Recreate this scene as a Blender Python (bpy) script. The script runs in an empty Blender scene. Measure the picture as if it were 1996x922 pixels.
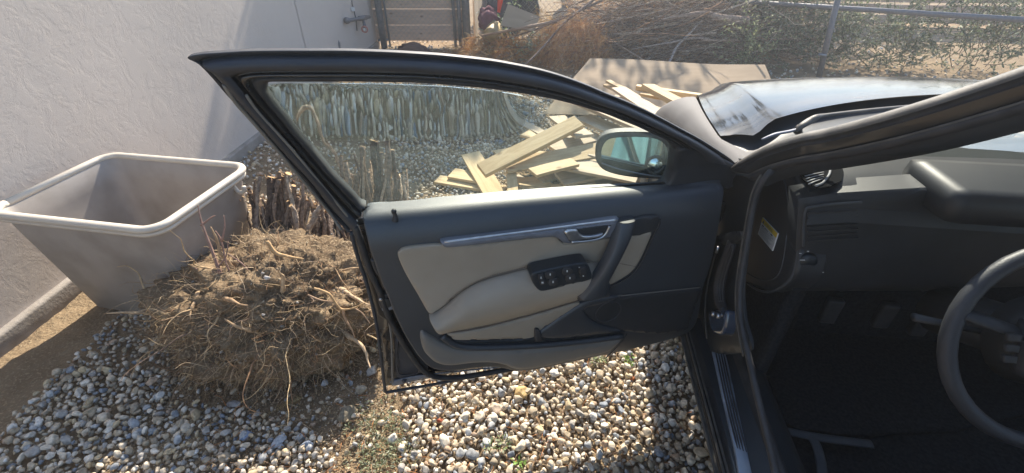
import bpy, bmesh, math, random
import numpy as np
from mathutils import Vector, Matrix, noise as mnoise
from mathutils.geometry import delaunay_2d_cdt
random.seed(7); rng = np.random.default_rng(7)
SC = bpy.context.scene
COL = SC.collection
R = math.radians

# ------------------------------------------------------------------ camera
H = 1.45; PITCH = R(35.0); F = 890.0; CX, CY = 998.0, 461.0
cs, sn = math.cos(PITCH), math.sin(PITCH)
cam_d = bpy.data.cameras.new('camera'); cam = bpy.data.objects.new('camera', cam_d); COL.objects.link(cam)
cam.location = (0, 0, H); cam.rotation_euler = (R(90) - PITCH, 0, 0)
cam_d.sensor_width = 36; cam_d.lens = 36 * F / 1996; cam_d.clip_start = 0.02; cam_d.clip_end = 500
SC.camera = cam
# ------------------------------------------------------------------ light
SUN_AZ, SUN_EL = 9.0, 38.5
w = bpy.data.worlds.new('World'); SC.world = w; w.use_nodes = True
nt = w.node_tree; bg = nt.nodes['Background']
sky = nt.nodes.new('ShaderNodeTexSky'); sky.sky_type = 'NISHITA'; sky.sun_disc = False
sky.sun_elevation = R(SUN_EL); sky.sun_rotation = R(SUN_AZ); sky.air_density = 1.0; sky.dust_density = .3
nt.links.new(sky.outputs[0], bg.inputs[0]); bg.inputs[1].default_value = 0.12
sd = bpy.data.lights.new('sun', 'SUN'); sd.energy = 5.0; sd.angle = R(0.55); sd.color = (1.0, 0.90, 0.76)
so = bpy.data.objects.new('sun', sd); COL.objects.link(so)
sv = Vector((math.sin(R(SUN_AZ)) * math.cos(R(SUN_EL)), math.cos(R(SUN_AZ)) * math.cos(R(SUN_EL)), math.sin(R(SUN_EL))))
so.rotation_euler = sv.to_track_quat('Z', 'Y').to_euler(); so.location = sv * 20
SC.view_settings.view_transform = 'Standard'; SC.view_settings.look = 'None'
SC.view_settings.exposure = 1.25; SC.view_settings.gamma = 1.0

# ------------------------------------------------------------------ geometry helpers
def ray(px, py):
    dx = (px - CX) / F; dy = (py - CY) / F
    return Vector((dx, cs - dy * sn, -(sn + dy * cs)))
CAMP = Vector((0, 0, H))
def zp(px, py, z=0.0):
    d = ray(px, py); t = (z - H) / d.z
    return CAMP + d * t
def yp(px, py, y):
    d = ray(px, py); return CAMP + d * (y / d.y)
def proj(X, Y, Z):
    dep = Y * cs + (H - Z) * sn
    return CX + F * X / dep, CY + F * (-Y * sn + (H - Z) * cs) / dep

class Plane:
    """a plane with axes a, b and a normal n; 'lean' tips it towards n above height v0"""
    def __init__(s, O, ea, eb, n, k=0.0, v0=0.0):
        s.O, s.a, s.b, s.n, s.k, s.v0 = Vector(O), Vector(ea), Vector(eb), Vector(n), k, v0
    def un(s, px, py, w=0.0):
        d = ray(px, py)
        t = (s.n.dot(s.O - CAMP) + w) / s.n.dot(d); p = CAMP + d * t
        if s.k and (p - s.O).dot(s.b) > s.v0:
            # n.(p-O) = w + k((p-O).b - v0)
            A = s.n.dot(d) - s.k * s.b.dot(d); B = w + s.k * ((CAMP - s.O).dot(s.b) - s.v0) - s.n.dot(CAMP - s.O)
            t = B / A; p = CAMP + d * t
        q = p - s.O
        return q.dot(s.a), q.dot(s.b)
    def to3(s, u, v, w=0.0):
        if s.k and v > s.v0: w = w + s.k * (v - s.v0)
        return s.O + s.a * u + s.b * v + s.n * w
    def p3(s, px, py, w=0.0):
        u, v = s.un(px, py, w); return s.to3(u, v, w)

# door: u runs from the hinge to the rear edge, v up, w towards the cabin side (the camera)
DU = Vector((-.9724, -.2333, 0)); DN = Vector((.2333, -.9724, 0))
DOOR = Plane((.60, 1.09, 0), DU, (0, 0, 1), DN, k=.45, v0=.93)
CA = Vector((.1305, .9914, 0)); CR = Vector((.9914, -.1305, 0)); C0 = Vector((.56, 1.03, 0))
def car(L, S, z): return C0 + CR * L + CA * S + Vector((0, 0, z))
def planeL(L): return Plane(C0 + CR * L, CA, (0, 0, 1), -CR)
def planeS(S): return Plane(C0 + CA * S, CR, (0, 0, 1), -CA)
def planeZ(z): return Plane((0, 0, z), (1, 0, 0), (0, 1, 0), (0, 0, 1))

def cr_closed(pts, n=5, closed=True):
    pts = [tuple(p) for p in pts]; out = []; N = len(pts)
    rg = range(N) if closed else range(N - 1)
    for i in rg:
        if closed: p0, p1, p2, p3 = (np.array(pts[(i + j - 1) % N], float) for j in range(4))
        else: p0, p1, p2, p3 = (np.array(pts[min(max(i + j - 1, 0), N - 1)], float) for j in range(4))
        for k in range(n):
            t = k / n
            out.append(.5 * ((2 * p1) + (-p0 + p2) * t + (2 * p0 - 5 * p1 + 4 * p2 - p3) * t * t + (-p0 + 3 * p1 - 3 * p2 + p3) * t ** 3))
    if not closed: out.append(np.array(pts[-1], float))
    return out

ROOT = {}
def setp(o, label=None, cat=None, group=None, kind=None):
    if label: o['label'] = label
    if cat: o['category'] = cat
    if group: o['group'] = group
    if kind: o['kind'] = kind
    return o
def thing(name, loc, label, cat, group=None):
    o = bpy.data.objects.new(name, None); o.location = loc; o.empty_display_size = .1; COL.objects.link(o)
    ROOT[o.name] = Vector(loc); return setp(o, label, cat, group)
def rootloc(p):
    while p is not None and p.name not in ROOT: p = p.parent
    return ROOT[p.name] if p is not None else Vector((0, 0, 0))
def mk(name, V, Fs, mat, parent=None, smooth=True, origin=None, cols=None):
    """one mesh object from world-space vertices"""
    V = np.array([tuple(v) for v in V] if not isinstance(V, np.ndarray) else V, dtype=np.float64).reshape(-1, 3)
    off = rootloc(parent) if parent is not None else (Vector(origin) if origin is not None else Vector(V.mean(0)))
    me = bpy.data.meshes.new(name)
    if isinstance(Fs, np.ndarray):
        k = Fs.shape[1]; me.vertices.add(len(V)); me.vertices.foreach_set('co', (V - np.array(off)).ravel())
        me.loops.add(Fs.size); me.loops.foreach_set('vertex_index', Fs.ravel().astype(np.int32))
        me.polygons.add(len(Fs)); me.polygons.foreach_set('loop_start', np.arange(0, Fs.size, k, dtype=np.int32))
        me.update(calc_edges=True)
    else:
        me.from_pydata([tuple(v) for v in (V - np.array(off))], [], [list(f) for f in Fs])
    if smooth: me.polygons.foreach_set('use_smooth', [True] * len(me.polygons))
    if cols is not None:
        ca = me.color_attributes.new('tint', 'FLOAT_COLOR', 'POINT'); ca.data.foreach_set('color', cols.astype(np.float32).ravel())
    me.materials.append(mat)
    o = bpy.data.objects.new(name, me); COL.objects.link(o)
    if parent is not None: o.parent = parent
    else: o.location = off; ROOT[o.name] = Vector(off)
    return o
class MB:
    def __init__(s): s.V = []; s.F = []
    def add(s, V, Fs):
        b = len(s.V); s.V += [tuple(v) for v in V]; s.F += [[i + b for i in f] for f in Fs]; return s
    def build(s, name, mat, parent=None, smooth=True, **k): return mk(name, s.V, s.F, mat, parent, smooth, **k)

def tube(pts, rad, sides=8, flat=1.0, cap=True, up=Vector((0, 0, 1))):
    pts = [Vector(p) for p in pts]; n = len(pts)
    if not hasattr(rad, '__len__'): rad = [rad] * n
    elif len(rad) != n: rad = [float(x) for x in np.interp(np.linspace(0, 1, n), np.linspace(0, 1, len(rad)), rad)]
    V = []; Fs = []; nx = None
    for i, p in enumerate(pts):
        t = (pts[min(i + 1, n - 1)] - pts[max(i - 1, 0)])
        if t.length < 1e-9: t = Vector((0, 0, 1))
        t.normalize()
        if nx is None:
            nx = t.cross(up)
            if nx.length < .01: nx = t.cross(Vector((1, 0, 0)))
        nx = (nx - t * nx.dot(t)); nx.normalize(); ny = t.cross(nx)
        for k in range(sides):
            a = 2 * math.pi * k / sides
            V.append(p + nx * (math.cos(a) * rad[i]) + ny * (math.sin(a) * rad[i] * flat))
    for i in range(n - 1):
        for k in range(sides):
            a = i * sides + k; b = i * sides + (k + 1) % sides
            Fs.append([a, b, b + sides, a + sides])
    if cap: Fs.append(list(range(sides))[::-1]); Fs.append(list(range((n - 1) * sides, n * sides)))
    return V, Fs
def smooth_path(pts, n=5): return [Vector(p) for p in cr_closed([tuple(p) for p in pts], n, False)]
def boxv(c, ax, ay, az, hx, hy, hz, bev=0.0):
    """bevelled box: centre, axes, half sizes"""
    c = Vector(c); bm = bmesh.new(); bmesh.ops.create_cube(bm, size=2)
    for v in bm.verts: v.co = Vector((v.co.x * hx, v.co.y * hy, v.co.z * hz))
    if bev > 0: bmesh.ops.bevel(bm, geom=bm.edges[:], offset=bev, segments=2, profile=.7, affect='EDGES')
    bm.verts.index_update()
    V = [c + Vector(ax) * v.co.x + Vector(ay) * v.co.y + Vector(az) * v.co.z for v in bm.verts]
    Fs = [[v.index for v in f.verts] for f in bm.faces]; bm.free(); return V, Fs
X_, Y_, Z_ = Vector((1, 0, 0)), Vector((0, 1, 0)), Vector((0, 0, 1))

def poly_inside(P, Q):
    x, y = Q[:, 0][:, None], Q[:, 1][:, None]; x1, y1 = P[:, 0], P[:, 1]; x2, y2 = np.roll(x1, -1), np.roll(y1, -1)
    c = ((y1 > y) != (y2 > y)) & (x < (x2 - x1) * (y - y1) / (y2 - y1 + 1e-15) + x1)
    return c.sum(1) % 2 == 1
def poly_dist(P, Q):
    out = np.full(len(Q), 1e9); A = P; B = np.roll(P, -1, 0)
    for a, b in zip(A, B):
        ab = b - a; t = np.clip(((Q - a) @ ab) / (ab @ ab + 1e-15), 0, 1)
        out = np.minimum(out, np.hypot(*(Q - a - t[:, None] * ab).T))
    return out
def relief(name, plane, outline, mat, parent, wo=0.05, wfun=None, sp=.014, r=.004, depth=.012, n=4, smooth_outline=True, rings=()):
    """a moulded panel: outline (pixels unprojected on its own plane) filled with a fine net lifted by wfun, edges rounded by r"""
    pts = []
    ol = [(p[0], p[1], p[2] if len(p) > 2 else wo) for p in outline]
    if smooth_outline: ol = cr_closed(ol, n)
    uv = np.array([plane.un(p[0], p[1], p[2]) for p in ol])
    wo_arr = np.array([p[2] for p in ol])
    # drop nearly coincident points
    keep = [0]
    for i in range(1, len(uv)):
        if np.hypot(*(uv[i] - uv[keep[-1]])) > 5e-4: keep.append(i)
    uv = uv[keep]; wo_arr = wo_arr[keep]
    area = .5 * np.sum(uv[:, 0] * np.roll(uv[:, 1], -1) - np.roll(uv[:, 0], -1) * uv[:, 1])
    if area < 0: uv = uv[::-1]; wo_arr = wo_arr[::-1]
    t = np.roll(uv, -1, 0) - np.roll(uv, 1, 0); t /= np.hypot(*t.T)[:, None] + 1e-12
    nin = np.stack([-t[:, 1], t[:, 0]], 1)
    inner = []
    for fr in (.12, .4, 1.0):
        q = uv + nin * (r * fr); ok = poly_inside(uv, q) & (poly_dist(uv, q) > r * fr * .85); inner.append(q[ok])
    for dd_ in rings:
        q = uv + nin * dd_; ok = poly_inside(uv, q) & (poly_dist(uv, q) > dd_ * .93); inner.append(q[ok])
    mn, mx = uv.min(0), uv.max(0)
    gx, gy = np.meshgrid(np.arange(mn[0], mx[0], sp), np.arange(mn[1], mx[1], sp)); g = np.stack([gx.ravel(), gy.ravel()], 1)
    ok = poly_inside(uv, g); g = g[ok]
    if len(g): g = g[poly_dist(uv, g) > max(r * 1.3, sp * .35, (max(rings) + sp * .5) if rings else 0)]
    allp = np.concatenate([uv] + inner + [g]) if len(g) else np.concatenate([uv] + inner)
    E = [(i, (i + 1) % len(uv)) for i in range(len(uv))]
    vc, ed, fc, ov, oe, of = delaunay_2d_cdt([Vector(p) for p in allp], E, [], 1, 1e-7)
    P = np.array([tuple(v) for v in vc]); d = poly_dist(uv, P)
    wv = np.array([wfun(p[0], p[1]) if wfun else wo for p in P])
    if r > 0: wv = wv - r * (1 - np.sqrt(np.clip(1 - (1 - np.clip(d / r, 0, 1)) ** 2, 0, 1)))
    V = [plane.to3(p[0], p[1], ww) for p, ww in zip(P, wv)]; Fs = [list(f) for f in fc]
    m = {}
    for i, o_ in enumerate(ov):
        for q in o_:
            if q < len(uv): m[q] = i
    b = len(V); N = len(uv)
    for i in range(N):
        k = m.get(i, 0); V.append(plane.to3(P[k][0], P[k][1], wv[k])); V.append(plane.to3(P[k][0], P[k][1], wv[k] - depth))
    for i in range(N):
        j = (i + 1) % N; Fs.append([b + 2 * j, b + 2 * i, b + 2 * i + 1, b + 2 * j + 1])
    return mk(name, V, Fs, mat, parent)
def ribbon_tube(name, plane, pts, rad, mat, parent, w=0.0, sides=8, flat=1.0, n=5):
    P = [plane.p3(p[0], p[1], p[2] if len(p) > 2 else w) for p in pts]
    V, Fs = tube(smooth_path(P, n), rad, sides, flat); return mk(name, V, Fs, mat, parent)

# ------------------------------------------------------------------ materials
MATS = {}
def nm(mat):
    mat.use_nodes = True; return mat.node_tree, mat.node_tree.nodes['Principled BSDF']
def pm(name, c1, c2=None, scale=20, rough=.5, bump=0, bscale=None, spec=.5, metal=0, coat=0, r2=None, stretch=None, detail=6, coord='Object', bdist=.002, sheen=0, contrast=(.35, .65)):
    m = bpy.data.materials.new(name); t, b = nm(m); N, L = t.nodes, t.links
    b.inputs['Base Color'].default_value = (*c1, 1); b.inputs['Roughness'].default_value = rough
    b.inputs['Specular IOR Level'].default_value = spec; b.inputs['Metallic'].default_value = metal; b.inputs['Coat Weight'].default_value = coat
    if coat: b.inputs['Coat Roughness'].default_value = .06
    if sheen: b.inputs['Sheen Weight'].default_value = sheen
    tc = N.new('ShaderNodeTexCoord'); mp = N.new('ShaderNodeMapping'); L.new(tc.outputs[coord], mp.inputs[0])
    if stretch: mp.inputs['Scale'].default_value = stretch
    if c2 is not None or r2 is not None:
        nz = N.new('ShaderNodeTexNoise'); nz.inputs['Scale'].default_value = scale; nz.inputs['Detail'].default_value = detail
        L.new(mp.outputs[0], nz.inputs['Vector'])
        cr = N.new('ShaderNodeMapRange'); cr.inputs['From Min'].default_value, cr.inputs['From Max'].default_value = contrast
        L.new(nz.outputs['Fac'], cr.inputs['Value'])
        if c2 is not None:
            mx = N.new('ShaderNodeMix'); mx.data_type = 'RGBA'; L.new(cr.outputs[0], mx.inputs['Factor'])
            mx.inputs['A'].default_value = (*c1, 1); mx.inputs['B'].default_value = (*c2, 1); L.new(mx.outputs['Result'], b.inputs['Base Color'])
        if r2 is not None:
            mr = N.new('ShaderNodeMapRange'); L.new(cr.outputs[0], mr.inputs['Value']); mr.inputs['To Min'].default_value = rough; mr.inputs['To Max'].default_value = r2
            L.new(mr.outputs[0], b.inputs['Roughness'])
    if bump:
        n2 = N.new('ShaderNodeTexNoise'); n2.inputs['Scale'].default_value = bscale or scale * 4; n2.inputs['Detail'].default_value = 5
        L.new(mp.outputs[0], n2.inputs['Vector']); bp = N.new('ShaderNodeBump'); bp.inputs['Strength'].default_value = bump; bp.inputs['Distance'].default_value = bdist
        L.new(n2.outputs['Fac'], bp.inputs['Height']); L.new(bp.outputs[0], b.inputs['Normal'])
    MATS[name] = m; return m
paint = pm('black_car_paint', (.012, .013, .016), (.03, .028, .026), 6, .22, coat=.5, r2=.4)
frame_m = pm('satin_dark_frame', (.034, .037, .045), (.045, .048, .055), 14, .5, spec=.4, r2=.6, bump=.05, bscale=300)
rubber = pm('black_rubber', (.022, .023, .026), (.04, .04, .042), 30, .6, bump=.1, bscale=200)
vinyl = pm('navy_black_vinyl', (.022, .029, .038), (.030, .038, .048), 9, .5, spec=.9, bump=.35, bscale=520, bdist=.0012, contrast=(.3, .7))
vinyl2 = pm('charcoal_plastic', (.022, .025, .030), (.030, .033, .038), 12, .5, bump=.25, bscale=600, bdist=.001)
lowtrim = pm('dusty_brown_grey_plastic', (.17, .16, .142), (.20, .187, .168), 7, .55, bump=.25, bscale=600, bdist=.001)
leather = pm('beige_leather', (.31, .262, .20), (.36, .31, .245), 6, .5, bump=.25, bscale=420, bdist=.0012)
silver = pm('brushed_silver_trim', (.17, .185, .22), (.20, .215, .25), 40, .58, metal=.35)
silver_b = pm('bright_satin_metal', (.62, .64, .66), (.5, .52, .55), 60, .28, metal=.9)
sillm = pm('sill_black_plastic', (.014, .02, .027), (.022, .028, .034), 8, .4, bump=.15, bscale=300)
dustp = pm('dusty_black_plastic', (.05, .047, .042), (.11, .10, .085), 25, .55, bump=.2, bscale=150)
carpet = pm('black_carpet', (.012, .014, .018), (.03, .032, .036), 120, .95, bump=.8, bscale=500, bdist=.004, spec=.1)
alu = pm('scuff_plate_aluminium', (.30, .36, .45), (.36, .42, .5), 30, .4, metal=.45, r2=.5)
primer = pm('satin_grey_fender_paint', (.135, .13, .127), (.17, .165, .16), 5, .68, spec=.22, r2=.72, bump=.05, bscale=60)
white_print = pm('white_print', (.6, .62, .62), rough=.6)
label_m = pm('label_paper', (.82, .80, .76), rough=.6)
yellow_m = pm('label_yellow', (.85, .60, .05), rough=.6)
ink = pm('label_ink', (.05, .05, .05), rough=.6)
steel = pm('galvanised_steel', (.20, .23, .26), (.28, .30, .33), 30, .5, metal=.5, r2=.6)
iron = pm('weathered_pipe', (.14, .15, .17), (.20, .19, .19), 60, .6, metal=.3)
def car_hood_paint():
    m = pm('dusty_black_hood_paint', (.02, .024, .032), (.12, .11, .10), 3.2, .06, coat=0, r2=.25, stretch=(1, 3, 1), contrast=(.38, .70), spec=.28); return m
hoodm = car_hood_paint()
def stucco():
    m = bpy.data.materials.new('stucco'); t, b = nm(m); N, L = t.nodes, t.links
    b.inputs['Roughness'].default_value = .9; b.inputs['Specular IOR Level'].default_value = .2
    tc = N.new('ShaderNodeTexCoord')
    n1 = N.new('ShaderNodeTexNoise'); n1.inputs['Scale'].default_value = 1.6; n1.inputs['Detail'].default_value = 8; L.new(tc.outputs['Object'], n1.inputs[0])
    n2 = N.new('ShaderNodeTexNoise'); n2.inputs['Scale'].default_value = 9; n2.inputs['Detail'].default_value = 9; n2.inputs['Roughness'].default_value = .7; n2.inputs['Distortion'].default_value = .5; L.new(tc.outputs['Object'], n2.inputs[0])
    rp = N.new('ShaderNodeMapRange'); rp.inputs['From Min'].default_value = .40; rp.inputs['From Max'].default_value = .57; rp.interpolation_type = 'SMOOTHSTEP'; L.new(n2.outputs['Fac'], rp.inputs['Value'])
    n3 = N.new('ShaderNodeTexNoise'); n3.inputs['Scale'].default_value = 120; n3.inputs['Detail'].default_value = 3; L.new(tc.outputs['Object'], n3.inputs[0])
    ad = N.new('ShaderNodeMath'); ad.operation = 'MULTIPLY_ADD'; L.new(n3.outputs['Fac'], ad.inputs[0]); ad.inputs[1].default_value = .35; L.new(rp.outputs[0], ad.inputs[2])
    bp = N.new('ShaderNodeBump'); bp.inputs['Strength'].default_value = .28; bp.inputs['Distance'].default_value = .0025; L.new(ad.outputs[0], bp.inputs['Height']); L.new(bp.outputs[0], b.inputs['Normal'])
    # hairline brown crazing between the trowelled patches
    e = N.new('ShaderNodeMath'); e.operation = 'ABSOLUTE'; s_ = N.new('ShaderNodeMath'); s_.operation = 'SUBTRACT'; L.new(n2.outputs['Fac'], s_.inputs[0]); s_.inputs[1].default_value = .485; L.new(s_.outputs[0], e.inputs[0])
    cr = N.new('ShaderNodeMapRange'); cr.inputs['From Min'].default_value = 0; cr.inputs['From Max'].default_value = .012; cr.inputs['To Min'].default_value = .14; cr.inputs['To Max'].default_value = 0; L.new(e.outputs[0], cr.inputs['Value'])
    mx = N.new('ShaderNodeMix'); mx.data_type = 'RGBA'; L.new(n1.outputs['Fac'], mx.inputs['Factor']); mx.inputs['A'].default_value = (.51, .45, .40, 1); mx.inputs['B'].default_value = (.59, .525, .47, 1)
    m2 = N.new('ShaderNodeMix'); m2.data_type = 'RGBA'; L.new(cr.outputs[0], m2.inputs['Factor']); L.new(mx.outputs['Result'], m2.inputs['A']); m2.inputs['B'].default_value = (.36, .26, .21, 1)
    L.new(m2.outputs['Result'], b.inputs['Base Color']); return m
stucco_m = stucco()
def glass_mat(name, tint, film, filmcol, ior=1.5):
    """thin pane: clear tinted transmission, Fresnel reflection and a thin film of dust"""
    m = bpy.data.materials.new(name); m.use_nodes = True; t = m.node_tree; N, L = t.nodes, t.links; N.clear()
    out = N.new('ShaderNodeOutputMaterial'); tr = N.new('ShaderNodeBsdfTransparent'); tr.inputs[0].default_value = (*tint, 1)
    gl = N.new('ShaderNodeBsdfGlossy'); gl.inputs['Roughness'].default_value = .02
    fr = N.new('ShaderNodeFresnel'); fr.inputs['IOR'].default_value = ior
    a = N.new('ShaderNodeMixShader'); L.new(fr.outputs[0], a.inputs[0]); L.new(tr.outputs[0], a.inputs[1]); L.new(gl.outputs[0], a.inputs[2])
    di = N.new('ShaderNodeBsdfDiffuse'); di.inputs[0].default_value = (*filmcol, 1); tl = N.new('ShaderNodeBsdfTranslucent'); tl.inputs[0].default_value = (*filmcol, 1)
    d2 = N.new('ShaderNodeMixShader'); d2.inputs[0].default_value = .6; L.new(di.outputs[0], d2.inputs[1]); L.new(tl.outputs[0], d2.inputs[2])
    tc = N.new('ShaderNodeTexCoord'); nz = N.new('ShaderNodeTexNoise'); nz.inputs['Scale'].default_value = 14; nz.inputs['Detail'].default_value = 8; L.new(tc.outputs['Object'], nz.inputs[0])
    mr = N.new('ShaderNodeMapRange'); L.new(nz.outputs['Fac'], mr.inputs['Value']); mr.inputs['From Min'].default_value = .3; mr.inputs['From Max'].default_value = .75; mr.inputs['To Min'].default_value = film * .5; mr.inputs['To Max'].default_value = film * 1.5
    f = N.new('ShaderNodeMixShader'); L.new(mr.outputs[0], f.inputs[0]); L.new(a.outputs[0], f.inputs[1]); L.new(d2.outputs[0], f.inputs[2]); L.new(f.outputs[0], out.inputs[0]); return m
glass = glass_mat('dusty_green_glass', (.86, .92, .88), .048, (.48, .62, .60), 1.14)
windshield_m = glass_mat('windscreen_glass', (.85, .90, .88), .03, (.5, .55, .52))
mirror_m = pm('mirror_glass', (.62, .74, .76), rough=.02, metal=1.0)
def tint_mat(name, rough=.8, bump=.3, bscale=80, bdist=.002, mottling=.25, nscale=60, spec=.3, trans=0):
    """base colour comes from each piece's own tint, mottled"""
    m = bpy.data.materials.new(name); t, b = nm(m); N, L = t.nodes, t.links
    b.inputs['Roughness'].default_value = rough; b.inputs['Specular IOR Level'].default_value = spec
    at = N.new('ShaderNodeAttribute'); at.attribute_name = 'tint'; tc = N.new('ShaderNodeTexCoord')
    nz = N.new('ShaderNodeTexNoise'); nz.inputs['Scale'].default_value = nscale; nz.inputs['Detail'].default_value = 6; L.new(tc.outputs['Object'], nz.inputs[0])
    mr = N.new('ShaderNodeMapRange'); L.new(nz.outputs['Fac'], mr.inputs['Value']); mr.inputs['From Min'].default_value = .3; mr.inputs['From Max'].default_value = .7; mr.inputs['To Min'].default_value = 1 - mottling; mr.inputs['To Max'].default_value = 1 + mottling
    mu = N.new('ShaderNodeVectorMath'); mu.operation = 'SCALE'; L.new(at.outputs['Color'], mu.inputs[0]); L.new(mr.outputs[0], mu.inputs['Scale']); L.new(mu.outputs[0], b.inputs['Base Color'])
    if bump:
        n2 = N.new('ShaderNodeTexNoise'); n2.inputs['Scale'].default_value = bscale; n2.inputs['Detail'].default_value = 5; L.new(tc.outputs['Object'], n2.inputs[0])
        bp = N.new('ShaderNodeBump'); bp.inputs['Strength'].default_value = bump; bp.inputs['Distance'].default_value = bdist; L.new(n2.outputs['Fac'], bp.inputs['Height']); L.new(bp.outputs[0], b.inputs['Normal'])
    if trans:
        tl = N.new('ShaderNodeBsdfTranslucent'); L.new(mu.outputs[0], tl.inputs[0]); mx = N.new('ShaderNodeMixShader'); mx.inputs[0].default_value = trans
        L.new(b.outputs[0], mx.inputs[1]); L.new(tl.outputs[0], mx.inputs[2]); L.new(mx.outputs[0], N['Material Output'].inputs[0])
    return m
stone_m = tint_mat('river_stone', .8, .5, 160, .002, .30, 90)
leaf_m = tint_mat('leaf', .6, 0, trans=.35, mottling=.15)
dry_m = tint_mat('dried_foliage', .8, 0, trans=.35, mottling=.2)
bark_m = tint_mat('bark', .9, 1.0, 110, .008, .5, 60)
root_m = tint_mat('root_skin', .85, .4, 200, .001, .25, 60)
def soil(name, c1, c2, c3):
    m = bpy.data.materials.new(name); t, b = nm(m); N, L = t.nodes, t.links
    b.inputs['Roughness'].default_value = .95; b.inputs['Specular IOR Level'].default_value = .15
    tc = N.new('ShaderNodeTexCoord'); n1 = N.new('ShaderNodeTexNoise'); n1.inputs['Scale'].default_value = 5; n1.inputs['Detail'].default_value = 10; L.new(tc.outputs['Object'], n1.inputs[0])
    v = N.new('ShaderNodeTexNoise'); v.inputs['Scale'].default_value = 110; v.inputs['Detail'].default_value = 4; L.new(tc.outputs['Object'], v.inputs[0])
    r1 = N.new('ShaderNodeMapRange'); r1.inputs['From Min'].default_value = .38; r1.inputs['From Max'].default_value = .62; L.new(n1.outputs['Fac'], r1.inputs[0])
    r2_ = N.new('ShaderNodeMapRange'); r2_.inputs['From Min'].default_value = .52; r2_.inputs['From Max'].default_value = .7; L.new(v.outputs['Fac'], r2_.inputs[0])
    a = N.new('ShaderNodeMix'); a.data_type = 'RGBA'; L.new(r1.outputs[0], a.inputs['Factor']); a.inputs['A'].default_value = (*c1, 1); a.inputs['B'].default_value = (*c2, 1)
    c = N.new('ShaderNodeMix'); c.data_type = 'RGBA'; L.new(r2_.outputs[0], c.inputs['Factor']); L.new(a.outputs['Result'], c.inputs['A']); c.inputs['B'].default_value = (*c3, 1); L.new(c.outputs['Result'], b.inputs['Base Color'])
    bp = N.new('ShaderNodeBump'); bp.inputs['Strength'].default_value = .9; bp.inputs['Distance'].default_value = .006; L.new(v.outputs['Fac'], bp.inputs['Height'])
    n4 = N.new('ShaderNodeTexNoise'); n4.inputs['Scale'].default_value = 30; n4.inputs['Detail'].default_value = 8; L.new(tc.outputs['Object'], n4.inputs[0])
    b2 = N.new('ShaderNodeBump'); b2.inputs['Strength'].default_value = .8; b2.inputs['Distance'].default_value = .015; L.new(n4.outputs['Fac'], b2.inputs['Height']); L.new(bp.outputs[0], b2.inputs['Normal']); L.new(b2.outputs[0], b.inputs['Normal']); return m
soil_m = soil('sandy_soil', (.20, .145, .09), (.27, .20, .125), (.36, .28, .18))
clod_m = soil('root_ball_soil', (.11, .077, .048), (.23, .165, .10), (.34, .26, .165))
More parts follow.
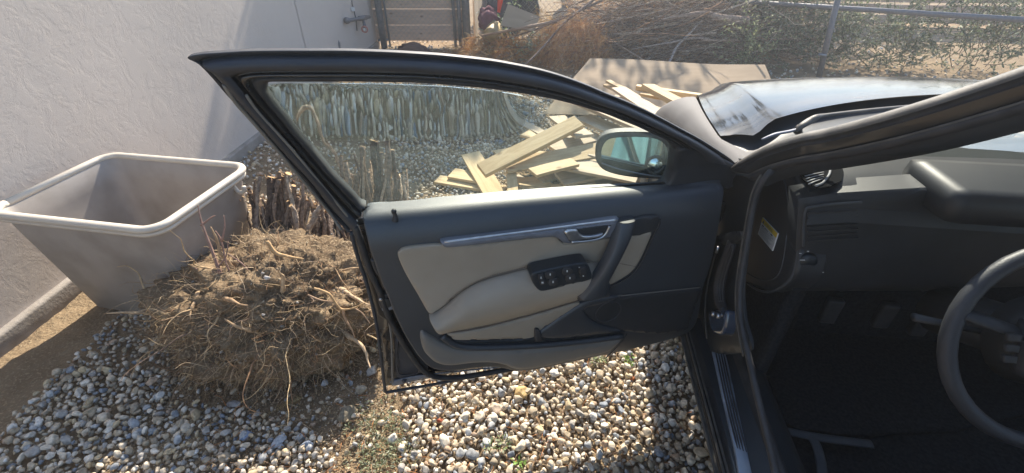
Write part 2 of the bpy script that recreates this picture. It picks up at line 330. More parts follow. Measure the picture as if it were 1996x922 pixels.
def wood(name, c1, c2, grey=0):
    m = bpy.data.materials.new(name); t, b = nm(m); N, L = t.nodes, t.links
    b.inputs['Roughness'].default_value = .7; b.inputs['Specular IOR Level'].default_value = .25
    tc = N.new('ShaderNodeTexCoord'); oi = N.new('ShaderNodeObjectInfo'); ad = N.new('ShaderNodeVectorMath'); ad.operation = 'ADD'; sc = N.new('ShaderNodeMath'); sc.operation = 'MULTIPLY'; sc.inputs[1].default_value = 37
    L.new(oi.outputs['Random'], sc.inputs[0]); L.new(tc.outputs['Object'], ad.inputs[0]); L.new(sc.outputs[0], ad.inputs[1])
    mp = N.new('ShaderNodeMapping'); mp.inputs['Scale'].default_value = (1.6, 16, 16); L.new(ad.outputs[0], mp.inputs[0])
    nz = N.new('ShaderNodeTexNoise'); nz.inputs['Scale'].default_value = 1.6; nz.inputs['Detail'].default_value = 3; nz.inputs['Distortion'].default_value = .8; L.new(mp.outputs[0], nz.inputs[0])
    mu = N.new('ShaderNodeMath'); mu.operation = 'MULTIPLY'; mu.inputs[1].default_value = 22; L.new(nz.outputs['Fac'], mu.inputs[0]); si = N.new('ShaderNodeMath'); si.operation = 'SINE'; L.new(mu.outputs[0], si.inputs[0])
    mr = N.new('ShaderNodeMapRange'); mr.inputs['From Min'].default_value = -1; L.new(si.outputs[0], mr.inputs[0])
    f = N.new('ShaderNodeTexNoise'); f.inputs['Scale'].default_value = 12; f.inputs['Detail'].default_value = 6; L.new(mp.outputs[0], f.inputs[0])
    mm = N.new('ShaderNodeMath'); mm.operation = 'MULTIPLY'; L.new(mr.outputs[0], mm.inputs[0]); L.new(f.outputs['Fac'], mm.inputs[1])
    mx = N.new('ShaderNodeMix'); mx.data_type = 'RGBA'; L.new(mm.outputs[0], mx.inputs['Factor']); mx.inputs['A'].default_value = (*c1, 1); mx.inputs['B'].default_value = (*c2, 1)
    mk_ = N.new('ShaderNodeMapping'); mk_.inputs['Scale'].default_value = (5, 9, 9); L.new(ad.outputs[0], mk_.inputs[0]); vo = N.new('ShaderNodeTexVoronoi'); L.new(mk_.outputs[0], vo.inputs['Vector']); vo.inputs['Scale'].default_value = 1.0
    km = N.new('ShaderNodeMapRange'); km.inputs['From Min'].default_value = .06; km.inputs['From Max'].default_value = .15; km.inputs['To Min'].default_value = .75; km.inputs['To Max'].default_value = 0; L.new(vo.outputs['Distance'], km.inputs['Value'])
    st_ = N.new('ShaderNodeTexNoise'); st_.inputs['Scale'].default_value = 3.5; st_.inputs['Detail'].default_value = 7; L.new(ad.outputs[0], st_.inputs[0]); sm_ = N.new('ShaderNodeMapRange'); sm_.inputs['From Min'].default_value = .52; sm_.inputs['From Max'].default_value = .72; sm_.inputs['To Max'].default_value = .45; L.new(st_.outputs['Fac'], sm_.inputs['Value'])
    k1 = N.new('ShaderNodeMix'); k1.data_type = 'RGBA'; L.new(km.outputs[0], k1.inputs['Factor']); L.new(mx.outputs['Result'], k1.inputs['A']); k1.inputs['B'].default_value = (c2[0] * .35, c2[1] * .28, c2[2] * .25, 1)
    k2 = N.new('ShaderNodeMix'); k2.data_type = 'RGBA'; L.new(sm_.outputs[0], k2.inputs['Factor']); L.new(k1.outputs['Result'], k2.inputs['A']); k2.inputs['B'].default_value = (c2[0] * .75, c2[1] * .8, c2[2] * .9, 1)
    hs = N.new('ShaderNodeHueSaturation'); L.new(k2.outputs['Result'], hs.inputs['Color'])
    v1 = N.new('ShaderNodeMapRange'); v1.inputs['To Min'].default_value = .78; v1.inputs['To Max'].default_value = 1.12; L.new(oi.outputs['Random'], v1.inputs[0]); L.new(v1.outputs[0], hs.inputs['Value'])
    L.new(hs.outputs[0], b.inputs['Base Color'])
    bp = N.new('ShaderNodeBump'); bp.inputs['Strength'].default_value = .3; bp.inputs['Distance'].default_value = .002; L.new(f.outputs['Fac'], bp.inputs['Height']); L.new(bp.outputs[0], b.inputs['Normal']); return m
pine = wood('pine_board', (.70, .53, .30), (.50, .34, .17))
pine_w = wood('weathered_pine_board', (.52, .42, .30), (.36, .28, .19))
gatewood = wood('gate_board_wood', (.62, .46, .34), (.46, .33, .24))
fencewood = wood('fence_board_wood', (.50, .36, .27), (.36, .25, .18))
cardb = pm('cardboard', (.29, .215, .135), (.34, .255, .165), 3, .85, bump=.2, bscale=40, stretch=(1, 6, 1))
bin_m = pm('taupe_bin_plastic', (.27, .235, .20), (.36, .32, .285), 7, .55, contrast=(.3, .6), bump=.08, bscale=200)
rim_m = pm('cream_bin_rim', (.62, .56, .47), (.56, .50, .42), 10, .5)
concrete = pm('concrete', (.33, .30, .27), (.24, .21, .18), 9, .9, bump=.6, bscale=80, bdist=.004)
red_m = pm('orange_red_plastic', (.85, .05, .02), rough=.4)
maroon = pm('maroon_cloth', (.12, .03, .05), (.18, .05, .07), 10, .9)
darkjunk = pm('dark_plastic', (.02, .024, .028), rough=.5)
bucketm = pm('tan_bucket_plastic', (.45, .33, .15), (.38, .28, .13), 9, .6)
tealcloth = pm('pale_teal_denim', (.10, .19, .225), (.14, .24, .275), 9, .9, bump=.5, bscale=60)
matteb = pm('matte_black_seal', (.008, .009, .011), rough=.95, spec=.08)
seamm = pm('dark_leather_seam', (.15, .125, .10), rough=.7)
seatm = pm('charcoal_seat_leather', (.03, .033, .042), (.045, .048, .056), 8, .5, bump=.25, bscale=300)
gw = pm('white_plastic', (.7, .7, .68), rough=.5)

# ------------------------------------------------------------------ thin volume added to imitate the sun's veiling glare
def glare_volume():
    V, Fs = boxv((0, 12, 3.2), X_, Y_, Z_, 70, 85, 4.6); m = bpy.data.materials.new('glare_volume'); m.use_nodes = True; t = m.node_tree; t.nodes.clear()
    out = t.nodes.new('ShaderNodeOutputMaterial'); v = t.nodes.new('ShaderNodeVolumePrincipled'); v.inputs['Density'].default_value = .012; v.inputs['Color'].default_value = (.88, .93, 1, 1); v.inputs['Anisotropy'].default_value = .55
    t.links.new(v.outputs[0], out.inputs['Volume']); mk('glare_volume', V, Fs, m, smooth=False)['kind'] = 'stuff'
glare_volume()

# ================================================================== THE SETTING
def grid_ground():
    xs = np.concatenate([np.linspace(-60, -3, 12)[:-1], np.linspace(-3, 3.4, 260), np.linspace(3.4, 60, 12)[1:]])
    ys = np.concatenate([np.linspace(-40, .3, 14)[:-1], np.linspace(.3, 7.2, 280), np.linspace(7.2, 90, 14)[1:]])
    gx, gy = np.meshgrid(xs, ys); z = np.zeros_like(gx)
    for i in range(gx.shape[0]):
        for j in range(gx.shape[1]):
            x, y = gx[i, j], gy[i, j]
            if -3 <= x <= 3.4 and .3 <= y <= 7.2:
                z[i, j] = -.012 + .014 * mnoise.noise(Vector((x * 3, y * 3, 0))) + .008 * mnoise.noise(Vector((x * 14, y * 14, 3))) + .004 * mnoise.noise(Vector((x * 45, y * 45, 9)))
                edge = min(1, (x + 3) * 3, (3.4 - x) * 3, (y - .3) * 3, (7.2 - y) * 3); z[i, j] = z[i, j] * max(edge, 0)
    V = np.stack([gx.ravel(), gy.ravel(), z.ravel()], 1); nx = len(xs); ny = len(ys)
    I = np.arange(nx * ny).reshape(ny, nx); Fq = np.stack([I[:-1, :-1], I[:-1, 1:], I[1:, 1:], I[1:, :-1]], -1).reshape(-1, 4)
    o = mk('ground', V, Fq, soil_m, origin=(0, 0, 0)); setp(o, kind='structure')
grid_ground()

def ico(sub):
    bm = bmesh.new(); bmesh.ops.create_icosphere(bm, subdivisions=sub, radius=1)
    V = np.array([tuple(v.co) for v in bm.verts]); Fs = np.array([[v.index for v in f.verts] for f in bm.faces]); bm.free(); return V, Fs
def rock_variants(sub, n, rough=.16, fl=(.5, .8)):
    V0, F0 = ico(sub); out = []
    for k in range(n):
        V = V0.copy(); off = Vector((k * 7.3, k * 3.1, 1))
        # a few random cutting planes give river stones their flats and soft corners
        for _ in range(9):
            nrm = rng.normal(size=3); nrm /= np.linalg.norm(nrm); h = rng.uniform(.50, .86)
            dd = V @ nrm - h; V = V - np.clip(dd, 0, None)[:, None] * nrm * .97
        d = np.array([mnoise.noise(Vector(v) * 1.3 + off) for v in V0]) * rough + np.array([mnoise.noise(Vector(v) * 3.3 + off) for v in V0]) * rough * .3
        V = V * (1 + d)[:, None]; V *= np.array([1, rng.uniform(.62, .9), rng.uniform(*fl)]); out.append(V)
    return out, F0
def rot_mats(n, tilt=.5):
    a = rng.uniform(0, 2 * np.pi, n); bx = rng.normal(0, tilt, n); by = rng.normal(0, tilt, n)
    ca, sa = np.cos(a), np.sin(a); Z = np.zeros(n); O = np.ones(n)
    Rz = np.stack([ca, -sa, Z, sa, ca, Z, Z, Z, O], -1).reshape(n, 3, 3)
    Rx = np.stack([O, Z, Z, Z, np.cos(bx), -np.sin(bx), Z, np.sin(bx), np.cos(bx)], -1).reshape(n, 3, 3)
    Ry = np.stack([np.cos(by), Z, np.sin(by), Z, O, Z, -np.sin(by), Z, np.cos(by)], -1).reshape(n, 3, 3)
    return np.einsum('nij,njk,nkl->nil', Rx, Ry, Rz)
PAL = np.array([(.56, .47, .35), (.64, .56, .44), (.46, .38, .27), (.68, .62, .52), (.36, .34, .31), (.30, .32, .34), (.24, .27, .31), (.40, .41, .41), (.52, .42, .27), (.62, .60, .55), (.33, .28, .21), (.47, .35, .25)])
PW = np.array([.19, .17, .12, .13, .06, .05, .03, .06, .08, .06, .05, .04]); PW = PW / PW.sum()
def scatter(name, P, size, variants, tilt=.45, pal=PAL, pw=PW, mat=None, kind='stuff', parent=None, bright=.16):
    vs, F0 = variants; n = len(P); nv = len(vs[0]); Rm = rot_mats(n, tilt); which = rng.integers(0, len(vs), n)
    base = np.stack(vs)[which]; V = np.einsum('nij,nvj->nvi', Rm, base) * np.asarray(size)[:, None, None] + P[:, None, :]
    Fs = (F0[None] + (np.arange(n) * nv)[:, None, None]).reshape(-1, 3)
    c = pal[rng.choice(len(pal), n, p=pw)] * rng.uniform(1 - bright, 1 + bright, (n, 1)); c = np.concatenate([c, np.ones((n, 1))], 1)
    cols = np.repeat(c, nv, 0)
    o = mk(name, V.reshape(-1, 3), Fs, mat or stone_m, parent, True, origin=(0, 0, 0) if parent is None else None, cols=cols)
    if kind: o['kind'] = kind
    return o
def inpoly(poly, px, py): return poly_inside(np.array(poly, float), np.stack([px, py], 1))
SOIL_ZONE = [(330, 560), (640, 560), (740, 600), (752, 700), (800, 775), (790, 830), (775, 960), (655, 960), (648, 880), (600, 835), (540, 815), (470, 800), (400, 790), (330, 785)]
def gravel_density(X, Y):
    px, py = proj(X, Y, 0 * X)
    d = np.ones_like(X)
    near = (Y < 1.6) & (X < -.2)
    d = np.where((X < -.45) & (Y > 1.15) & (Y < 3.4) & (X < -.45 - .1), np.where(X < -.9, .12, .55), d)
    d = np.where((px < 520) & (py < 660), .10, d)
    d = np.where(Y > 4.6, .35, d)
    d = np.where(near & inpoly(SOIL_ZONE, px, py), .02, d)
    d = np.where((px < 650) & (py > 740) & (d > .5), .42, d)
    return d
def cast(n, x0, x1, y0, y1, r, cover=1.0):
    """dart throwing on a hash grid"""
    X = rng.uniform(x0, x1, n); Y = rng.uniform(y0, y1, n); dens = gravel_density(X, Y); ok = rng.uniform(size=n) < dens
    X, Y = X[ok], Y[ok]; cell = r; seen = {}; keep = []
    for i in range(len(X)):
        a, b = int(X[i] // cell), int(Y[i] // cell); bad = False
        for da in (-1, 0, 1):
            for db in (-1, 0, 1):
                for j in seen.get((a + da, b + db), ()):
                    if (X[j] - X[i]) ** 2 + (Y[j] - Y[i]) ** 2 < r * r: bad = True; break
                if bad: break
            if bad: break
        if not bad: seen.setdefault((a, b), []).append(i); keep.append(i)
    return X[keep], Y[keep]
rock3 = rock_variants(3, 14); rock2 = rock_variants(2, 14); rock1 = rock_variants(1, 10)
# near gravel: a packed bed, a second layer and larger stones on top
X, Y = cast(60000, -1.75, .70, .48, 1.70, .0150); s = rng.uniform(.0088, .0132, len(X))
scatter('gravel_bed', np.stack([X, Y, np.full(len(X), -.001) + rng.uniform(-.003, .003, len(X))], 1), s, rock2, .7)
X, Y = cast(30000, -1.75, .70, .48, 1.70, .0215); s = np.clip(rng.lognormal(math.log(.0128), .20, len(X)), .009, .018)
scatter('gravel', np.stack([X, Y, .008 + s * .3 + rng.uniform(0, .006, len(X))], 1), s, rock2, .6)
X, Y = cast(5000, -1.75, .70, .48, 1.70, .040); s = np.clip(rng.lognormal(math.log(.0175), .18, len(X)), .013, .026)
scatter('coarse_gravel', np.stack([X, Y, .012 + s * .35, ], 1), s, rock3, .5)
# gravel seen through the window and beyond the car
X, Y = cast(90000, -2.0, 2.2, 1.70, 4.9, .0225); s = np.clip(rng.lognormal(math.log(.0150), .25, len(X)), .010, .027)
scatter('far_gravel', np.stack([X, Y, s * .3 + rng.uniform(0, .007, len(X))], 1), s, rock1)
X, Y = cast(9000, -2.0, 5.5, 4.9, 8.5, .045); s = rng.uniform(.012, .026, len(X))
scatter('back_gravel', np.stack([X, Y, s * .3], 1), s, rock1)
X = rng.uniform(-1.0, .6, 2600); Y = rng.uniform(-2.6, -.6, 2600); s = rng.uniform(.013, .022, 2600)
scatter('rear_gravel', np.stack([X, Y, s * .3], 1), s, rock1)
# fine grit over the soil strip
px = rng.uniform(-1.4, .6, 42000); py = rng.uniform(.45, 1.6, 42000); q = proj(px, py, 0 * px); ok = inpoly(SOIL_ZONE, *q) | ((q[0] < 650) & (q[1] > 740)) | (rng.uniform(size=len(px)) < .10); X, Y = px[ok], py[ok]
SP = np.array([(.36, .27, .16), (.28, .2, .12), (.45, .36, .24), (.2, .14, .09), (.42, .40, .36)])
V8, F8 = ico(1)
scatter('soil_crumbs', np.stack([X, Y, np.full(len(X), .0)], 1), rng.uniform(.0015, .0050, len(X)), (rock1[0], rock1[1]), pal=SP, pw=np.array([.3, .3, .2, .12, .08]))

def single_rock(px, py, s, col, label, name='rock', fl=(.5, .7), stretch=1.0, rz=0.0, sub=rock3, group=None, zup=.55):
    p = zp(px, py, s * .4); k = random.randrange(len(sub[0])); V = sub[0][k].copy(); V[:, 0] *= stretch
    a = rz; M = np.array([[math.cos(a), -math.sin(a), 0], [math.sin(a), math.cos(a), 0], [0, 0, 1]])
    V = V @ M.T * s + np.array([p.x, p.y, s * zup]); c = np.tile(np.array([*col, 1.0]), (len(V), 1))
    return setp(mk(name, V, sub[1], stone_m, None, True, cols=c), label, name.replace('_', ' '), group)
single_rock(1016, 766, .031, (.52, .37, .17), 'largest ochre round stone lying in the gravel below the door', 'ochre_stone')
single_rock(705, 762, .026, (.38, .33, .25), 'flat tan triangular rock on the sunny edge of the soil', 'tan_rock')
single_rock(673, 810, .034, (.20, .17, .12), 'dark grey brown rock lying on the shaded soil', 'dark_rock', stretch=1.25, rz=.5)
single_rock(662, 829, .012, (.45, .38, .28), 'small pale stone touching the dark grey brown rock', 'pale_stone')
single_rock(857, 821, .013, (.36, .10, .05), 'rust red chip of stone in the gravel under the door corner', 'red_stone')
single_rock(1232, 738, .011, (.50, .15, .05), 'orange red chip of stone right of the door pocket', 'orange_stone')
single_rock(920, 888, .026, (.26, .27, .28), 'blocky dark grey stone near the bottom of the gravel', 'grey_stone')
single_rock(905, 817, .020, (.46, .47, .46), 'angular pale grey stone in the middle of the gravel', 'angular_stone')
single_rock(1000, 856, .019, (.68, .62, .48), 'smooth cream egg shaped stone in the sunlit gravel', 'cream_stone')
single_rock(965, 797, .026, (.55, .44, .33), 'long pinkish tan stone left of the ochre stone', 'long_stone', stretch=1.2, rz=-.5)
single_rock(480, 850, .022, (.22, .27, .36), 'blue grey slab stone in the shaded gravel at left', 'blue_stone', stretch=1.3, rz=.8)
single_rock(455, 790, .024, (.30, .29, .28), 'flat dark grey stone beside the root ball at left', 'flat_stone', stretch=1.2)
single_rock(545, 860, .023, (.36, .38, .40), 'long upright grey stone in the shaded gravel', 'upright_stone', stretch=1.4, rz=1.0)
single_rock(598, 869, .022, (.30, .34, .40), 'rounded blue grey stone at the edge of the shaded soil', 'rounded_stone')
single_rock(1060, 795, .014, (.50, .50, .49), 'light grey wedge stone below the ochre stone', 'wedge_stone')

# ------------------------------------------------------------------ house wall
WX = lambda y: -2.16 + .05 * y
wall = thing('house_wall', (WX(6.5), 6.5, 0), 'pale pinkish stucco house wall along the left side of the yard', 'wall')
def wall_pt(y, z, off=0): return Vector((WX(y) + off, y, z))
V = []; Fs = []
ys = [-2.0, 4.47, 4.485, 6.62]; zs = [.0, .10, 3.2]
for (ya, yb) in ((-2.0, 4.515), (4.525, 6.62)):
    mb = MB()
    n1, n2 = 30, 24; V = []; Fs = []
    for i in range(n1 + 1):
        for j in range(n2 + 1):
            y = ya + (yb - ya) * i / n1; z = .02 + 3.2 * j / n2
            V.append(wall_pt(y, z, .006 * mnoise.noise(Vector((y * 1.3, z * 1.3, 5)))))
    for i in range(n1):
        for j in range(n2): a = i * (n2 + 1) + j; Fs.append([a, a + n2 + 1, a + n2 + 2, a + 1])
    mk('stucco_panel', V, Fs, stucco_m, wall)
b = MB(); b.add(*boxv((WX(2.3) - .13, 2.3, 1.6), X_, Vector((.05, 1, 0)).normalized(), Z_, .11, 4.3, 1.62)); b.build('wall_core', stucco_m, wall, False)
b = MB(); b.add(*boxv((WX(6.62) - .1, 6.63, 1.6), X_, Y_, Z_, .098, .012, 1.6, .006)); b.build('corner_bead', stucco_m, wall, False)
b = MB(); b.add(*boxv(wall_pt(4.52, 1.62, -.008), X_, Y_, Z_, .004, .006, 1.6)); b.build('control_joint', rubber, wall, False)
fd = MB(); fd.add(*boxv((WX(3.0) - .04, 3.0, .02), X_, Vector((.05, 1, 0)).normalized(), Z_, .075, 3.6, .05, .012)); o = fd.build('footing', concrete, wall)

# pipe stub at the corner, hose bib, cable
def wall_hit(px, py, off=0.0):
    d = ray(px, py); # X = -2.16+.05Y+off
    t = (-2.16 + off) / (d.x - .05 * d.y); return CAMP + d * t
bib = thing('hose_bib', wall_hit(676, 39), 'grey water pipe with a brass valve and red round handle on the wall corner', 'pipe')
a, b_, c, e = wall_hit(676, 40, .03), wall_hit(703, 36, .07), wall_hit(720, 33, .07), wall_hit(710, 52, .09)
mk('pipe', *tube([a, (a + b_) / 2, b_, c], [.019, .019, .019, .019], 10), iron, bib)
mk('tee_fitting', *tube([wall_hit(701, 36, .07), wall_hit(713, 34, .07)], .028, 10), iron, bib)
mk('wall_flange', *tube([wall_hit(675, 40, .0), wall_hit(677, 40, .05)], .034, 10), iron, bib)
mk('valve', *tube([wall_hit(708, 37, .07), wall_hit(711, 53, .10)], [.016, .02], 10), iron, bib)
hc = wall_hit(711, 57, .13); V, Fs = [], []
ringp = [hc + Vector((math.cos(k * math.pi / 6) * .034, -.005, math.sin(k * math.pi / 6) * .034)) for k in range(13)]
mk('valve_handle', *tube(ringp, .009, 6), pm('faded_red_metal', (.40, .16, .13), rough=.6), bib)
mk('handle_hub', *tube([hc + Vector((0, -.02, 0)), hc + Vector((0, .01, 0))], .012, 8), gw, bib)
cab = thing('wall_cable', wall_hit(684, 0), 'thin black cable hanging down the stucco wall beside the pipe', 'cable')
mk('cable', *tube(smooth_path([wall_hit(684, -260, .012), wall_hit(685, -40, .012), wall_hit(686, 4, .015), wall_hit(689, 16, .012), wall_hit(694, 40, .012), wall_hit(696, 60, .012)]), .0055, 6), rubber, cab)
mk('cable_clip', *boxv(wall_hit(688, 18, .02), X_, Y_, Z_, .015, .022, .02, .004), gw, cab)
st = thing('pipe_stub', zp(664, 118), 'short grey metal stub standing beside the wall foot', 'pipe')
p0 = yp(665, 118, 5.3); p1 = yp(661, 84, 5.3)
mk('stub', *tube([p0, (p0 + p1) / 2, p1, p1 + Vector((0, 0, .03))], [.032, .032, .032, .006], 4, .35), iron, st)

# ------------------------------------------------------------------ gate
GY = 6.55
gate = thing('yard_gate', (-1.2, GY, 0), 'wooden board gate behind chain link mesh beside the house corner', 'gate')
xg0, xg1 = -1.80, -.72
for i in range(6):
    z0 = .075 + i * .195
    V, Fs = boxv(((xg0 + xg1) / 2 + random.uniform(-.004, .004), GY + .06, z0 + .0945), X_, Y_, Z_, (xg1 - xg0) / 2 + .12, .011, .0962 - (.0014 if i in (1, 2) else .0), .003)
    o = mk('board', V, Fs, gatewood, gate, False)
def zig(x0, x1, z0, z1, y, pitch=.068, r=.0013, parent=None, mat=steel, amp=None):
    mb = MB(); x = x0; k = 0; h = pitch
    while x < x1 + (z1 - z0):
        for sgn in (1, -1):
            # straight diagonals clipped to the panel
            if sgn == 1: a = (x, z0); bb = (x - (z1 - z0), z1)
            else: a = (x - (z1 - z0), z0); bb = (x, z1)
            (ax, az), (bx, bz) = a, bb
            def clip(ax, az, bx, bz):
                t0, t1 = 0, 1; dx = bx - ax
                for lim, s in ((x0, 1), (x1, -1)):
                    if abs(dx) < 1e-9: continue
                    t = (lim - ax) / dx
                    if dx * s > 0: t0 = max(t0, t)
                    else: t1 = min(t1, t)
                return t0, t1
            t0, t1 = clip(ax, az, bx, bz)
            if t1 - t0 > .02:
                P = lambda t: Vector((ax + (bx - ax) * t, y + (.003 if sgn > 0 else -.003), az + (bz - az) * t))
                mb.add(*tube([P(t0), P(t1)], r, 4, cap=False))
        x += h
    return mb
zig(xg0, xg1, .06, 1.25, GY, parent=gate).build('chain_link_mesh', steel, gate)['kind'] = 'stuff'
def vpost(px, py0, Y, r, top=2.2, name='post', parent=None, z0=0.0):
    p = yp(px, py0, Y); return mk(name, *tube([Vector((p.x, Y, z0)), Vector((p.x, Y, top))], r, 14), steel, parent)
vpost(743, 50, GY - .05, .042, name='hinge_post', parent=gate); vpost(755, 50, GY, .013, name='frame_tube', parent=gate)
vpost(885, 40, GY, .02, name='frame_tube', parent=gate)
for z in (.10, .62, 1.2): mk('hinge_strap', *tube([yp(738, 50, GY - .05) * 0 + Vector((-1.79, GY - .05, z)), Vector((-1.66, GY - .02, z))], .016, 8), steel, gate)
fp = thing('fence_post', (-.62, GY, 0), 'thick grey steel post where the gate latches', 'post')
mk('post_tube', *tube([Vector((-.60, GY, 0)), Vector((-.60, GY, 2.3))], .050, 16), steel, fp)
mk('latch_tube', *tube([Vector((-.69, GY - .02, .02)), Vector((-.69, GY - .02, 2.1))], .024, 12), steel, fp)
mk('latch_band', *tube([Vector((-.72, GY - .03, .62)), Vector((-.55, GY - .03, .62))], .014, 8), steel, fp)
fp2 = thing('fence_post', (-.36, GY + .1, 0), 'slimmer grey steel post right of the gate latch post', 'post')
mk('post_tube', *tube([Vector((-.36, GY + .1, 0)), Vector((-.36, GY + .1, 2.2))], .034, 14), steel, fp2)
cl = thing('chain_link_fence', (1.5, GY + .1, 0), 'chain link fence panel running behind the brush pile', 'fence')
zig(-.33, 3.1, .05, 1.35, GY + .1, pitch=.075).build('wire_mesh', steel, cl)['kind'] = 'stuff'
mk('top_rail', *tube([Vector((-.33, GY + .1, 1.38)), Vector((3.1, GY + .1, 1.38))], .018, 10), steel, cl)
# white board fence receding behind the posts
wf = thing('pale_board_fence', (-.3, 7.6, 0), 'pale sunlit boards receding behind the grey steel posts', 'fence')
for i in range(5): mk('board', *boxv((-.52 + .02 * i, 7.2 + i * .5, .5), Vector((.04, 1, 0)).normalized(), X_, Z_, .24, .012, .5, .003), pine_w, wf, False)
mk('rail', *tube([Vector((-.45, 6.9, .1)), Vector((-.05, 9.0, .75))], .035, 4), rim_m, wf)
mk('rail', *tube([Vector((-.22, 6.75, .05)), Vector((-.02, 7.6, .38))], .035, 4), rim_m, wf)

# ------------------------------------------------------------------ right hand fence with its board backing
RF0, RF1 = Vector((2.0, 6.1, 0)), Vector((5.6, 5.5, 0))
rf = thing('wire_fence', RF0, 'chain link fence with dark top rail overgrown by green shrub at right', 'fence')
p_a, p_b = yp(1395, 0, 6.0), yp(1612, 14, 5.25)
dirr = (p_b - p_a); ext = p_b + dirr * 1.6; start = p_a - dirr * .35
mk('top_rail', *tube([start, ext], .024, 10), iron, rf)
lowp = yp(1594, 158, 5.0); hip = yp(1618, 60, 5.0)
mk('brace_post', *tube([Vector((lowp.x, 5.0, 0)), lowp, hip + (hip - lowp) * .8], .028, 10), iron, rf)
mk('brace_band', *tube([yp(1596, 106, 4.97), yp(1610, 108, 4.97)], .012, 8), steel, rf)
bf = thing('board_fence', (4, 8.3, 0), 'sunlit slatted board fence glimpsed through the green shrub', 'fence')
BD = Vector((1, -.10, 0)).normalized(); z = 0.06; row = 0
while z < .95:
    for k in range(5):
        c = Vector((2.1, 8.4, 0)) + BD * (.6 + k * 1.25) + Vector((0, 0, z + .05))
        mk('slat', *boxv(c, BD, Vector((.10, 1, 0)).normalized(), Z_, .615, .012, .062 + random.uniform(-.008, .004), .003), fencewood, bf, False)
    z += .15; row += 1

# ------------------------------------------------------------------ lumber
def board(p0, p1, width, thick, label, roll=0.0, mat=None, name='board', extra=0.0):
    p0, p1 = Vector(p0), Vector(p1); ax = (p1 - p0); L = ax.length + extra; ax.normalize()
    side = Z_.cross(ax).normalized(); up = ax.cross(side).normalized()
    q = Matrix.Rotation(roll, 3, ax); side = q @ side; up = q @ up
    bm = bmesh.new(); bmesh.ops.create_cube(bm, size=1)
    bmesh.ops.scale(bm, vec=(L, width, thick), verts=bm.verts)
    bmesh.ops.subdivide_edges(bm, edges=[e for e in bm.edges if abs((e.verts[0].co - e.verts[1].co).x) > L * .5], cuts=6)
    tw = random.uniform(-.05, .05); bow = random.uniform(-.004, .004)
    for v in bm.verts:
        s = v.co.x / L; v.co.z += bow * (1 - 4 * s * s); v.co = Vector((v.co.x, v.co.y * math.cos(tw * s) - v.co.z * math.sin(tw * s), v.co.y * math.sin(tw * s) + v.co.z * math.cos(tw * s)))
    bmesh.ops.bevel(bm, geom=[e for e in bm.edges if len(e.link_faces) == 2 and e.calc_face_angle(0) > .7], offset=.002, segments=1, affect='EDGES')
    me = bpy.data.meshes.new(name); bm.to_mesh(me); bm.free(); me.materials.append(mat or pine)
    o = bpy.data.objects.new(name, me); COL.objects.link(o)
    M = Matrix((ax, side, up)).transposed().to_4x4(); M.translation = (p0 + p1) / 2; o.matrix_world = M
    return setp(o, label, 'board', 'boards in the lumber pile')
def bz(x0, y0, z0, x1, y1, z1, wd, th, label, **k): return board(zp(x0, y0, z0), zp(x1, y1, z1), wd, th, label, **k)
bz(938, 333, .17, 1128, 238, .34, .105, .035, 'thick pale plank crossing on top of the lumber pile, nearest the house wall', roll=.35)
bz(917, 300, .10, 972, 392, .035, .135, .019, 'flat yellow board pointing at the camera at the left end of the pile', roll=.05)
bz(995, 320, .13, 1001, 392, .07, .066, .02, 'narrow short board standing out between the two pale planks')
bz(852, 350, .02, 985, 372, .02, .10, .019, 'thin board lying on the gravel, leftmost of the pile')
bz(880, 338, .045, 945, 349, .05, .12, .019, 'short board stacked on the leftmost thin board', roll=.05)
bz(985, 324, .15, 1225, 283, .24, .135, .018, 'long thin board under the thick pale plank', roll=.25)
bz(1010, 357, .04, 1070, 352, .04, .12, .02, 'small board lying flat at the foot of the pile', mat=pine)
bz(1035, 372, .03, 1075, 358, .03, .12, .018, 'short pale board end lowest at the window sill')
bz(1080, 372, .05, 1160, 357, .07, .13, .019, 'flat sunlit board left below the mirror')
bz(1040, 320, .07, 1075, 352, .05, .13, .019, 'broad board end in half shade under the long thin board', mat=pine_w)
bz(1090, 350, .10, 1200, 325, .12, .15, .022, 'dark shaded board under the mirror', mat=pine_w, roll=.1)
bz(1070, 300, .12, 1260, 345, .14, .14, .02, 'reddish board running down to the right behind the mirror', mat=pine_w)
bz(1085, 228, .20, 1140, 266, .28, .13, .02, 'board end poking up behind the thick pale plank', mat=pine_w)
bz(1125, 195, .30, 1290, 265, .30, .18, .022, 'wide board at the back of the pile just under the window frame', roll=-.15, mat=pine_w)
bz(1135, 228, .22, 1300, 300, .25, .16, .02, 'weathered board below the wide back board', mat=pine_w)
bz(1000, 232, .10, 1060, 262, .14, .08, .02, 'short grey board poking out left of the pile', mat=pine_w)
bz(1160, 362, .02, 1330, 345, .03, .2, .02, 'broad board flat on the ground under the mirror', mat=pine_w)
bz(1262, 168, .42, 1345, 212, .40, .115, .035, 'thick yellow plank with a dark knot on top of the stack behind the door frame', roll=-.1)
bz(1205, 172, .36, 1290, 228, .36, .12, .02, 'grey faced board left of the knotty plank', mat=pine_w)
bz(1240, 170, .36, 1395, 192, .34, .05, .035, 'thin light stick behind the knotty plank')
bz(1250, 182, .33, 1360, 203, .33, .08, .02, 'orange brown board edge under the thin light stick')
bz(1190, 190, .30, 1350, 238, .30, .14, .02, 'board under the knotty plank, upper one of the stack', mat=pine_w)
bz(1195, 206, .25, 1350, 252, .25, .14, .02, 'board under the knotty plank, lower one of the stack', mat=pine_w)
bz(1185, 158, .30, 1225, 178, .30, .05, .02, 'small pale batten at the upper left of the stack')
bz(1180, 166, .26, 1230, 188, .26, .05, .02, 'second small batten under the pale batten')
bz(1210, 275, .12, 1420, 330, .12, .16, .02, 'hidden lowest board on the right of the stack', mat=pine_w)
random.seed(77)
